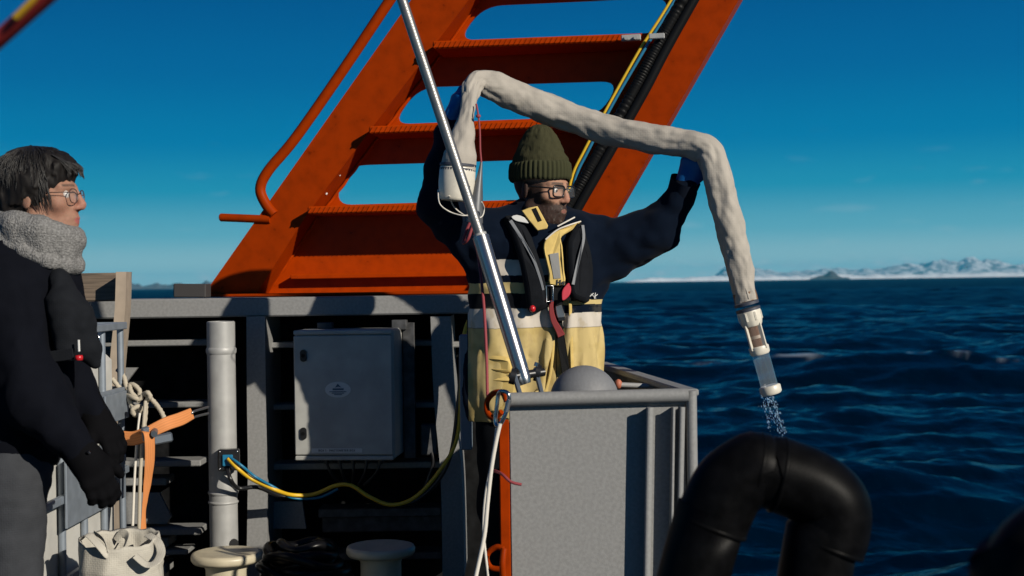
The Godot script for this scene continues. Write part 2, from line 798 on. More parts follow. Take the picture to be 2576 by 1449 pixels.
func make_textures() -> void:
	T.mottle = noise_tex(1, 0.006, 6, Color(0.87, 0.87, 0.87), Color(1, 1, 1))
	T.speckle = noise_tex(2, 0.05, 5, Color(0.87, 0.87, 0.87), Color(1, 1, 1))
	T.wear = noise_tex(3, 0.02, 6, Color(0.5, 0.5, 0.5), Color(1, 1, 1))
	T.fine = noise_tex(4, 0.2, 3, Color(0, 0, 0), Color(1, 1, 1))
	T.wool = noise_tex(7, 0.045, 4, Color(0, 0, 0), Color(1, 1, 1), 256)
	# paint: slow tone changes, few small chips and stains
	T.paint = noise_tex(8, 0.013, 6, Color.BLACK, Color.WHITE, 1024)
	var pg := Gradient.new()
	pg.offsets = PackedFloat32Array([0.0, 0.1, 0.15, 0.5, 1.0])
	pg.colors = PackedColorArray([Color(0.55, 0.5, 0.48), Color(0.74, 0.7, 0.68), Color(0.88, 0.88, 0.88), Color(0.95, 0.95, 0.95), Color(1, 1, 1)])
	(T.paint as NoiseTexture2D).color_ramp = pg
	T.dents = noise_tex(5, 0.014, 3, Color(0, 0, 0), Color(1, 1, 1), 256)
	# woven cloth
	var im := Image.create(256, 256, false, Image.FORMAT_L8)
	for y in 256:
		for x in 256:
			var o := ((x / 8) + (y / 8)) % 2
			var a := absf(sin(PI * x / 8.0)) if o == 0 else absf(sin(PI * y / 8.0))
			im.set_pixel(x, y, Color(a, a, a))
	T.weave = ImageTexture.create_from_image(im)
	# knitted wool: rows of small loops
	var kn := Image.create(256, 256, false, Image.FORMAT_L8)
	for y in 256:
		for x in 256:
			var u := fposmod(x / 16.0, 1.0) - 0.5
			var q := fposmod(y / 16.0 + absf(u) * 1.1, 1.0) - 0.5
			var a := clampf(1.0 - absf(q) * 1.7, 0, 1) * clampf(1.15 - absf(absf(u) - 0.25) * 4.0, 0, 1)
			kn.set_pixel(x, y, Color(a, a, a))
	T.knit = ImageTexture.create_from_image(kn)
	# wood grain along x
	var wn := fnl(21, 1.0, 4)
	var wd := Image.create(512, 512, false, Image.FORMAT_RGB8)
	for y in 512:
		for x in 512:
			var f := float(x) / 512
			var g := lerpf(wn.get_noise_2d(x * 0.004, y * 0.11), wn.get_noise_2d((x - 512) * 0.004, y * 0.11), f)
			g = 0.78 + 0.3 * g + 0.06 * sin(y * 0.39 + g * 8.0)
			wd.set_pixel(x, y, Color(g, g * 0.985, g * 0.96))
	T.wood = ImageTexture.create_from_image(wd)
	# webbing: fine lengthwise ribs
	var wb := Image.create(64, 64, false, Image.FORMAT_RGB8)
	for y in 64:
		for x in 64:
			var a := 0.9 + 0.1 * absf(sin(PI * x / 8.0)) * (0.8 + 0.2 * absf(sin(PI * y / 4.0)))
			wb.set_pixel(x, y, Color(a, a, a))
	T.web = ImageTexture.create_from_image(wb)
	# small chop on the water
	T.ripple = noise_tex(6, 0.016, 4, Color(0, 0, 0), Color(1, 1, 1), 512)


func make_materials() -> void:
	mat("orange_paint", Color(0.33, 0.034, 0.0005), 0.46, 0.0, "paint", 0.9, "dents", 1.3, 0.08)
	mat("orange_lit", Color(0.44, 0.045, 0.0006), 0.36, 0.0, "paint", 1.1, "dents", 1.1, 0.06)  # same orange as the legs; their difference in light put into the colours
	mat("alu", Color(0.268, 0.268, 0.264), 0.6, 0.0, "speckle", 2.6, "fine", 3.6, 0.03)
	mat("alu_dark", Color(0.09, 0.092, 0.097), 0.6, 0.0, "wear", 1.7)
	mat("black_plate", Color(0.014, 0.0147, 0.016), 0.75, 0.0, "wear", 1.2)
	mat("galvanised", Color(0.42, 0.42, 0.41), 0.5, 0.15, "mottle", 3.0, "fine", 3.0, 0.04)
	mat("steel", Color(0.5, 0.5, 0.5), 0.22, 1.0)
	mat("steel_dull", Color(0.42, 0.42, 0.42), 0.34, 0.9, "speckle", 6.0)
	mat("cabinet", Color(0.44, 0.44, 0.415), 0.5, 0.0, "mottle", 2.2)
	mat("black_plastic", Color(0.012, 0.012, 0.013), 0.34)
	mat("black_rubber", Color(0.008, 0.0082, 0.0088), 0.47, 0.0, "mottle", 2.0, "fine", 2.0, 0.05)
	mat("black_pipe", Color(0.006, 0.006, 0.0066), 0.42, 0.0, "wear", 2.5, "fine", 2.5, 0.025)
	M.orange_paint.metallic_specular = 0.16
	M.orange_lit.metallic_specular = 0.2
	mat("cable_yellow", Color(0.68, 0.42, 0.02), 0.45)
	mat("cable_blue", Color(0.01, 0.16, 0.3), 0.45)
	mat("cream_paint", Color(0.6, 0.53, 0.38), 0.42, 0.0, "mottle", 3.0)
	mat("tank_plastic", Color(0.62, 0.61, 0.57), 0.5, 0.0, "mottle", 1.5)
	mat("zinc", Color(0.25, 0.29, 0.34), 0.5, 0.3, "mottle", 4.0)
	mat("wood", Color(0.26, 0.2, 0.15), 0.8, 0.0, "wood", 1.6, "wood", 1.6, 0.12)
	mat("rope", Color(0.52, 0.46, 0.36), 0.85, 0.0, "speckle", 12.0)
	mat("cord_white", Color(0.66, 0.62, 0.55), 0.7)
	mat("cord_red", Color(0.3, 0.04, 0.05), 0.7, 0.0, "speckle", 20.0)
	mat("strap_orange", Color(0.66, 0.24, 0.07), 0.75)
	M.strap_orange.albedo_texture = T.web
	M.strap_orange.uv1_scale = Vector3(2, 60, 1)
	mat("ratchet", Color(0.16, 0.19, 0.23), 0.4, 0.6, "speckle", 8.0)
	mat("canvas", Color(0.53, 0.5, 0.43), 0.85, 0.0, "mottle", 5.0, "weave", 5.0, 0.06)
	mat("canvas_inside", Color(0.42, 0.36, 0.3), 0.85, 0.0, "mottle", 5.0)
	mat("net", Color(0.44, 0.4, 0.345), 0.8, 0.0, "mottle", 4.0, "weave", 9.0, 0.03)
	mat("white_plastic", Color(0.76, 0.71, 0.6), 0.35, 0.0, "mottle", 6.0)
	mat("grey_dome", Color(0.2, 0.205, 0.215), 0.62, 0.0, "speckle", 3.5)
	mat("red_plastic", Color(0.5, 0.015, 0.02), 0.3)
	mat("strap_red", Color(0.36, 0.022, 0.018), 0.7)
	mat("tape_yellow", Color(0.75, 0.42, 0.02), 0.6)
	mat("glove_blue", Color(0.003, 0.075, 0.25), 0.42)
	mat("glove_black", Color(0.006, 0.006, 0.007), 0.9, 0.0, "", 1, "knit", 22.0, 0.08)
	M.black_pipe.metallic_specular = 0.15
	M.black_plate.metallic_specular = 0.2
	M.glove_black.metallic_specular = 0.05
	M.black_rubber.metallic_specular = 0.25
	mat("white_print", Color(0.62, 0.62, 0.6), 0.6)
	mat("dark_print", Color(0.02, 0.025, 0.035), 0.6)


# ---------------------------------------------------------------- sea and far land
func make_sea() -> void:
	var level := -1.05
	var az0 := -36.0
	var naz := 620
	var radii := PackedFloat32Array()
	var r := 5.0
	while r < 45000.0:
		radii.append(r)
		r *= 1.0085 if r < 260.0 else (1.016 if r < 1500.0 else 1.08)
	var waves := []
	var rg := RandomNumberGenerator.new()
	rg.seed = 5
	for i in 14:
		var l := 0.9 * pow(1.28, i)
		var an := deg_to_rad(62.0 + rg.randf_range(-38, 38))
		waves.append([cos(an) * TAU / l, sin(an) * TAU / l, rg.randf() * TAU, 0.009 * l * (1.0 if l < 6.0 else 0.6), l])
	var n1 := fnl(31, 0.9, 3)
	var n2 := fnl(32, 0.13, 3)
	var nf := fnl(33, 0.8, 4)
	var p := PackedVector3Array()
	var cs := PackedColorArray()
	var deep := Color(0.0012, 0.0058, 0.013)
	var foam := Color(0.24, 0.29, 0.34)
	for rr in radii:
		var dr := rr * 0.0085
		for j in naz:
			var az := deg_to_rad(az0 + 72.0 * j / (naz - 1))
			var x := sin(az) * rr
			var z := -cos(az) * rr
			var y := 0.0
			if rr < 4000.0:
				for q: Array in waves:
					var fade := 1.0 - smoothstep(0.4, 1.1, dr / float(q[4]))
					if fade <= 0.0:
						continue
					var s := sin(x * q[0] + z * q[1] + q[2] + 1.3 * n2.get_noise_2d(x, z))
					y += q[3] * fade * (1.0 - 1.1 * sqrt(s * s + 0.04) + 0.8 * s)
				y += 0.06 * n1.get_noise_2d(x * 1.0, z * 1.9) * (1.0 - smoothstep(40.0, 120.0, rr))
				y += 0.2 * n2.get_noise_2d(x * 0.8, z * 1.2) * (1.0 - smoothstep(500.0, 3500.0, rr))
			# one breaking crest on the quarter
			var cz := z + 31.0 - (x - 8.2) * 0.5 + sin(x * 0.8) * 0.25
			var along := exp(-pow((x - 8.0) / 3.8, 2.0))
			var crest := exp(-cz * cz * (0.35 if cz < 0.0 else 0.16)) * along
			y += 0.42 * crest
			p.append(Vector3(x, level + y, z))
			var fo := along * smoothstep(0.0, 0.5, nf.get_noise_2d(x * 0.9 - z * 0.4, z * 3.4) + 0.08) * (1.0 - smoothstep(0.03, 0.32, absf(cz + 0.1 + 0.5 * nf.get_noise_2d(x * 0.4, 3.0))))
			cs.append(deep.lerp(foam, clampf(fo * 1.0, 0, 1)))
	# unresolved waves far out make the water look rougher
	var am := ArrayMesh.new()
	var first := 0
	var k := 0
	for lim: float in [45.0, 110.0, 300.0, 1e9]:
		var last := first
		while last < radii.size() - 1 and radii[last] < lim:
			last += 1
		var mb := MB.new()
		mb.grid(last - first + 1, naz, p.slice(first * naz, (last + 1) * naz), false, PackedVector2Array(), true, cs.slice(first * naz, (last + 1) * naz))
		am.add_surface_from_arrays(Mesh.PRIMITIVE_TRIANGLES, mb.mesh().surface_get_arrays(0))
		var m := mat("sea_water_%d" % k, Color(1, 1, 1) * (1.0 / K), [0.17, 0.22, 0.3, 0.34][k], 0.0, "", 1.0, "ripple", 0.42, 1.3)
		m.vertex_color_use_as_albedo = true
		m.metallic_specular = [0.12, 0.11, 0.1, 0.08][k]
		am.surface_set_material(k, m)
		first = last
		k += 1
	var o := obj("sea", am, null)
	tag(o, "dark navy blue choppy sea reaching to the horizon", "sea", "", "structure")


func ridge(called: String, az0: float, az1: float, dist: float, depth: float, hf: Callable, m: Material, label: String, cat: String, cols := 260, rows := 40, seed_ := 1) -> void:
	var n := fnl(seed_, 1.0, 4)
	var p := PackedVector3Array()
	for i in rows:
		var t := float(i) / (rows - 1)
		for j in cols:
			var az := lerpf(az0, az1, float(j) / (cols - 1))
			var d := dist + depth * t
			var hgt: float = hf.call(az)
			var prof := sin(PI * clampf(t * 0.92 + 0.04, 0, 1))
			var edge := smoothstep(0.0, 0.06, (az - az0) / (az1 - az0)) * smoothstep(0.0, 0.06, (az1 - az) / (az1 - az0))
			var rough := 1.0 + 0.42 * n.get_noise_2d(az * 0.8, t * 2.2)
			var y := hgt * pow(prof, 0.8) * rough * edge
			var a := deg_to_rad(az)
			p.append(Vector3(sin(a) * d, -4.0 + maxf(y, 0.0) if t > 0.02 and t < 0.98 else -30.0, -cos(a) * d))
	var mb := MB.new()
	mb.grid(rows, cols, p, false, PackedVector2Array(), true)
	tag(obj(called, mb, m), label, cat, "", "structure")


func make_land() -> void:
	# snow on rock: the texture holds the bare patches
	T.snow = noise_tex(41, 0.011, 6, Color.BLACK, Color.WHITE, 1024)
	var g := Gradient.new()
	g.offsets = PackedFloat32Array([0.0, 0.34, 0.46, 1.0])
	g.colors = PackedColorArray([Color8(70, 76, 84), Color8(84, 90, 98), Color8(216, 218, 222), Color8(236, 236, 236)])
	(T.snow as NoiseTexture2D).color_ramp = g
	var snow := mat("snow_rock", Color(0.9, 0.9, 0.92), 0.9, 0.0, "snow", 0.00025)
	var ice := mat("ice", Color(0.8, 0.8, 0.82), 0.9)
	var far := mat("far_hill", Color(0.1, 0.1, 0.11), 0.9, 0.0, "mottle", 0.001)
	var isle := mat("isle_rock", Color(0.05, 0.05, 0.055), 0.9, 0.0, "mottle", 0.004)
	var n := fnl(43, 1.0, 3)
	ridge("snow_mountains", 8.0, 26.0, 29000.0, 9000.0, func(az: float) -> float: return 430.0 * (0.62 + 0.3 * smoothstep(12, 18, az) + 0.6 * n.get_noise_2d(az * 0.24, 1.0)), snow, "snowy mountain range with bare blue rock along the far horizon", "mountains", 420, 60, 3)
	ridge("ice_shelf", 4.5, 26.0, 20500.0, 700.0, func(az: float) -> float: return 62.0 + 28.0 * n.get_noise_2d(az * 0.8, 9.0), ice, "low white ice shore below the snowy mountains", "shore", 300, 16, 5)
	ridge("rocky_islet", 12.35, 14.05, 12500.0, 500.0, func(az: float) -> float: return 16.0 + 66.0 * exp(-pow((az - 13.28) / 0.26, 2.0)) + 14.0 * exp(-pow((az - 12.8) / 0.2, 2.0)), isle, "small dark peaked islet before the snowy mountains", "island", 90, 20, 7)
	ridge("distant_hills", -17.5, -9.0, 14000.0, 2500.0, func(az: float) -> float: return 70.0 * (0.75 + 0.8 * n.get_noise_2d(az * 1.1, 4.0)), far, "low blue grey hills on the horizon beyond the bulwark", "hills", 200, 24, 9)


# ---------------------------------------------------------------- deck and bulwark
func make_deck() -> void:
	var mb := MB.new()
	mb.box(Vector3(-1.6, -0.03, -2.75), Vector3(2.2, 0.03, 3.45), Basis.IDENTITY, 0.01)
	tag(obj("deck", mb, mat("deck_paint", Color(0.05, 0.055, 0.06), 0.75, 0.0, "wear", 1.5)), "dark painted steel deck of the work boat", "deck", "", "structure")
	# the hull below it
	var hull := MB.new()
	hull.box(Vector3(-1.65, -0.75, -2.75), Vector3(2.15, 0.68, 3.4), Basis.IDENTITY, 0.05)
	tag(obj("hull", hull, M.black_plate), "dark hull side of the work boat under its deck", "hull", "", "structure")


func make_bulwark() -> void:
	var z0 := P(600, 770, 5.505).z
	var t := thing("bulwark", Vector3(-0.9, 0, z0), "grey aluminium stern bulwark with dark plating, below the orange ladder frame", "bulwark")
	var top := P(700, 748, 5.505).y
	var low := P(700, 796, 5.505).y
	var xl := P(-200, 770, 5.505).x
	var xr := P(1330, 770, 5.505).x
	var m := MB.new()
	m.box(Vector3((xl + xr) * 0.5, (top + low) * 0.5, z0 - 0.2), Vector3((xr - xl) * 0.5, (top - low) * 0.5, 0.2), Basis.IDENTITY, 0.006)
	obj("rail_cap", m, M.alu, t)
	m = MB.new()
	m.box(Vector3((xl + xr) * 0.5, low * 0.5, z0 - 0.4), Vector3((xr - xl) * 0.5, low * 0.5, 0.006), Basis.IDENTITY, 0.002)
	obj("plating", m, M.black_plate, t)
	# upright frames
	for q: Array in [[[620, 796], [622, 1000], [625, 1200], [622, 1450], 46.0], [[1083, 796], [1092, 1000], [1110, 1200], [1116, 1450], 50.0], [[-120, 796], [-120, 1000], [-120, 1200], [-120, 1450], 46.0]]:
		var mb := MB.new()
		var w: float = q[4]
		var line := smooth(pts([Vector2(q[0][0] + w / 2, q[0][1]), Vector2(q[1][0] + w / 2, q[1][1]), Vector2(q[2][0] + w / 2, q[2][1]), Vector2(q[3][0] + w / 2, q[3][1])], 5.487), 5)
		var ww := w / F * 5.487
		for i in line.size() - 1:
			var hh := ww * 0.5 * (1.0 + 0.12 * i / line.size())
			mb.quad(line[i] + Vector3(-hh, 0, 0), line[i] + Vector3(hh, 0, 0), line[i + 1] + Vector3(hh, 0, 0), line[i + 1] + Vector3(-hh, 0, 0), line[i] - Vector3(0, 0, 1))
			for s: float in [-1.0, 1.0]:
				var e := Vector3(hh * s, 0, 0)
				mb.quad(line[i] + e, line[i + 1] + e, line[i + 1] + e - Vector3(0, 0, 0.36), line[i] + e - Vector3(0, 0, 0.36), line[i] - Vector3(0, 0, 0.2))
		obj("frame_post", mb, M.alu, t)
	# horizontal stringers and brackets welded to the plating: x0, x1, y, height, depth of front
	for q: Array in [[-120, 530, 866, 15, 5.642], [668, 1090, 866, 14, 5.642], [1130, 1300, 866, 14, 5.642], [-120, 530, 1022, 14, 5.660], [668, 1100, 1022, 14, 5.660], [-120, 505, 1170, 15, 5.597], [680, 1110, 1172, 16, 5.642], [-120, 418, 1216, 18, 5.660],
			[-120, 505, 1342, 17, 5.587], [-120, 424, 1368, 24, 5.642], [-120, 472, 1394, 12, 5.606], [-120, 416, 1436, 26, 5.642], [800, 1110, 1290, 22, 5.642], [810, 1112, 1318, 40, 5.678], [800, 1112, 1400, 18, 5.642]]:
		var mb := MB.new()
		var a := P(q[0], q[2], q[4])
		var b := P(q[1], q[2], q[4])
		var h: float = q[3] / F * q[4]
		mb.box(Vector3((a.x + b.x) / 2, (a.y + b.y) / 2, a.z - 0.07), Vector3((b.x - a.x) / 2, h / 2, 0.07), Basis.IDENTITY, 0.004)
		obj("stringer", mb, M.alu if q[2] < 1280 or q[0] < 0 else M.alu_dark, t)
	# slanted knee plates
	for q: Array in [[[300, 1240], [400, 1240], [430, 1300], [418, 1318], [300, 1318]], [[300, 925], [346, 925], [318, 962], [300, 962]], [[640, 1262], [760, 1262], [770, 1330], [640, 1330]]]:
		var mb := MB.new()
		var o := P(300, 1000, 5.633)
		var out := PackedVector2Array()
		for e: Array in q:
			var w := P(e[0], e[1], 5.633)
			out.append(Vector2(w.x - o.x, w.y - o.y))
		mb.plate(o, Vector3.RIGHT, Vector3.UP, out, 0.02)
		obj("knee_plate", mb, M.alu, t)
	# dark angle piece lying on the cap left of the frame
	m = MB.new()
	var a := P(484, 731, 5.569)
	m.box(a + Vector3(0, -0.0, 0), Vector3(0.066, 0.028, 0.05), Basis(Vector3.BACK, -0.02), 0.004)
	tag(obj("fairlead", m, mat("dark_iron", Color(0.035, 0.032, 0.032), 0.7)), "dark iron block on the bulwark cap left of the orange frame foot", "fairlead")


# ---------------------------------------------------------------- the orange ladder frame
func make_frame() -> void:
	var th := deg_to_rad(8.0)
	var n := Vector3(-sin(th), 0, cos(th))
	var u := Vector3(cos(th), 0, sin(th))
	var w := Vector3.UP
	var o := P(1100, 745, 5.842)  # on the web plate
	var D := 0.16  # legs stand this far in front of the plate
	var TD := 0.235  # and the treads this far
	var of := o + n * D
	var flat := func(list: Array, at: Vector3) -> PackedVector2Array:
		var r := PackedVector2Array()
		for q: Array in list:
			var p := meet(q[0], q[1], at, n) - at
			r.append(Vector2(p.dot(u), p.y))
		return r
	var t := thing("ladder_frame", Vector3(o.x - 0.5, P(700, 746, 5.551).y, o.z), "big orange steel ladder frame with oblong openings, leaning over the stern", "ladder frame")
	var m := MB.new()
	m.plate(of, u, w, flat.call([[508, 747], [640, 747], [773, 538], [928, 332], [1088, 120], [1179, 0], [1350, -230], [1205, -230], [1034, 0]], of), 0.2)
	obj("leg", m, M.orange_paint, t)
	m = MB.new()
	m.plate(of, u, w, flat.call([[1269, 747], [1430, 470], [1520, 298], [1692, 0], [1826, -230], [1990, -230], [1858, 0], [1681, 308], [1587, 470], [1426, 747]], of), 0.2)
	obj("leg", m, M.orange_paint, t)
	# web plates with their openings, one per bay
	var rnd := func(list: Array, r: float) -> PackedVector2Array:
		# outline in plate coordinates with rounded corners
		var p: PackedVector2Array = flat.call(list, o)
		var out := PackedVector2Array()
		for i in p.size():
			var a := p[(i - 1 + p.size()) % p.size()]
			var b := p[i]
			var c := p[(i + 1) % p.size()]
			var k := minf(r, minf(a.distance_to(b), b.distance_to(c)) * 0.48)
			var s := b + (a - b).normalized() * k
			var e := b + (c - b).normalized() * k
			for q in 7:
				var f := q / 6.00001
				out.append(s.lerp(b, f).lerp(b.lerp(e, f), f))
		return out
	var bays := [
		[[[640, 760], [795, 545], [1425, 530], [1300, 760]], []],
		[[[795, 545], [948, 338], [1552, 312], [1425, 530]], [[872, 416], [838, 516], [1400, 500], [1452, 398]]],
		[[[948, 338], [1108, 124], [1680, 88], [1552, 312]], [[1052, 219], [985, 313], [1508, 292], [1560, 203]]],
		[[[1108, 124], [1276, -110], [1800, -140], [1680, 88]], [[1215, 14], [1150, 102], [1650, 87], [1690, -8]]],
		[[[1276, -110], [1350, -230], [1850, -230], [1800, -140]], []],
	]
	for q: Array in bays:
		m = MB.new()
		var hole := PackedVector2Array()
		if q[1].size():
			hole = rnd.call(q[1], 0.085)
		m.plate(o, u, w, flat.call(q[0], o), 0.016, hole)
		obj("web_plate", m, M.orange_lit, t)
	# treads: a folded plate with raised bars on its nose
	var ot := o + n * TD
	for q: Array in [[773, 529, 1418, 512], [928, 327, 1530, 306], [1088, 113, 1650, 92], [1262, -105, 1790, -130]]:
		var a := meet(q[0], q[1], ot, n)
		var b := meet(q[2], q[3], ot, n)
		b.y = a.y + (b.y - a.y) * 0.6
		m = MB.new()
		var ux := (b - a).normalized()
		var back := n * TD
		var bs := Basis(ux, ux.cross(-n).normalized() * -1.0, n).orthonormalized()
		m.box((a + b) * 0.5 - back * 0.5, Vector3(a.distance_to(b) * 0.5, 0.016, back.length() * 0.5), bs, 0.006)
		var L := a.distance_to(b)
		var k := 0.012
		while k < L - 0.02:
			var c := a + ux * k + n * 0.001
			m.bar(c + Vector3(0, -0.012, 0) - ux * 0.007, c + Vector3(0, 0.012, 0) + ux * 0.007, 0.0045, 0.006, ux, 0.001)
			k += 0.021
		obj("tread", m, M.orange_lit, t)
	# weld beads where the web meets the left leg
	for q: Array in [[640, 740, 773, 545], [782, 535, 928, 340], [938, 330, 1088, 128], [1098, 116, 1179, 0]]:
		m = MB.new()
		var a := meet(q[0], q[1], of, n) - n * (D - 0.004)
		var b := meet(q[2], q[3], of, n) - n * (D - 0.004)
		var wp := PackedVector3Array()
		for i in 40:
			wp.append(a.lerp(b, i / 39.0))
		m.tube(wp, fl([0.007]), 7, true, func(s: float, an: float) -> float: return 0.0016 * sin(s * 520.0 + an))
		obj("weld_bead", m, M.orange_lit, t)
	# foot flange, ledge across the foot panel
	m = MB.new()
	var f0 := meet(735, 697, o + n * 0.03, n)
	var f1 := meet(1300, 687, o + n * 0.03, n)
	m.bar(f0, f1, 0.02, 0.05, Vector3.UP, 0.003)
	obj("foot_ledge", m, M.orange_lit, t)
	m = MB.new()
	var g0 := meet(500, 744, of + n * 0.02, n)
	var g1 := meet(1440, 731, of + n * 0.02, n)
	m.bar(Vector3(g0.x, t.position.y + 0.006, g0.z) - n * 0.15, Vector3(g1.x, t.position.y + 0.006, g1.z) - n * 0.15, 0.012, 0.36, Vector3.UP, 0.003)
	obj("foot_plate", m, M.orange_paint, t)
	# weld bolts beside the left leg
	for q: Array in [[893, 377], [867, 413], [850, 440], [817, 487]]:
		m = MB.new()
		m.ball(meet(q[0], q[1], of - n * 0.05, n) + u * 0.006, Vector3.ONE * 0.0065, Basis.IDENTITY, 8)
		obj("bolt", m, M.white_print, t)
	# hand rail and its stub
	m = MB.new()
	m.tube(smooth(PackedVector3Array([meet(1110, -190, of, n), meet(979, 3, of, n), meet(870, 166, of, n), meet(745, 345, of, n), meet(676, 428, of, n), meet(655, 474, of, n), meet(668, 512, of, n), meet(690, 540, of, n)]), 6), fl([0.0225]), 14)
	obj("hand_rail", m, M.orange_paint, t)
	m = MB.new()
	var s0 := meet(556, 547, of, n)
	var s1 := meet(680, 552, of, n)
	m.tube(PackedVector3Array([s0 - u * 0.008, s0 - u * 0.005, s0, s1]), fl([0.006, 0.0135, 0.0175, 0.0175]), 12)
	obj("step_peg", m, M.orange_paint, t)
	# hose and cables clipped down the right leg; second tube replaces a shadow band
	var oh := o + n * (TD + 0.03)
	var line := func(list: Array) -> PackedVector3Array:
		var r := PackedVector3Array()
		for q: Array in list:
			r.append(meet(q[0], q[1], oh, n))
		return r
	m = MB.new()
	m.tube(smooth(line.call([[1850, -230], [1712, 12], [1645, 132], [1592, 232], [1500, 395], [1440, 500], [1360, 640], [1306, 735]]), 40), fl([0.0225]), 14, true, func(s: float, _a: float) -> float: return 0.003 * sin(s * TAU / 0.0115))
	tag(obj("corrugated_hose", m, M.black_rubber), "ribbed black conduit running down the right leg of the orange frame", "hose")
	m = MB.new()
	m.tube(smooth(line.call([[1876, -230], [1738, 12], [1671, 132], [1619, 232], [1526, 396], [1466, 500], [1386, 640], [1332, 735]]), 8), fl([0.021]), 14)
	tag(obj("shadow_tube", m, M.black_rubber), "dark tube standing in for the shadow beside the ribbed conduit on the orange frame", "hose")
	m = MB.new()
	m.tube(smooth(line.call([[1822, -230], [1688, 0], [1632, 89], [1602, 137], [1537, 253], [1471, 376], [1438, 448], [1418, 560]]), 8), fl([0.0062]), 8)
	tag(obj("yellow_cable", m, M.cable_yellow), "thin yellow cable tied down the right leg of the orange frame", "cable")
	m = MB.new()
	m.tube(smooth(line.call([[1832, -230], [1697, 0], [1645, 85], [1612, 140], [1545, 255], [1480, 378], [1447, 450], [1428, 560]]), 8), fl([0.0068]), 8)
	tag(obj("blue_cable", m, M.cable_blue), "thin teal cable beside the yellow one on the orange frame", "cable")
	# zinc clamp with two bolts at the end of the upper tread
	var ck := thing("cable_clamp", meet(1606, 96, oh, n), "zinc clamp bar with bolts at the end of the upper orange tread", "clamp")
	m = MB.new()
	m.bar(meet(1563, 97, oh, n), meet(1612, 94, oh, n), 0.024, 0.03, Vector3.UP)
	obj("bar", m, M.galvanised, ck)
	m = MB.new()
	m.bar(meet(1632, 92, oh + n * 0.04, n), meet(1672, 90, oh + n * 0.04, n), 0.022, 0.012, Vector3.UP)
	obj("bar", m, M.galvanised, ck)
	for q: Array in [[1575, 96], [1599, 95]]:
		m = MB.new()
		var c := meet(q[0], q[1], oh + n * 0.018, n)
		m.cyl(c - n * 0.004, c + n * 0.008, 0.0085, -1, 6)
		obj("bolt", m, M.galvanised, ck)


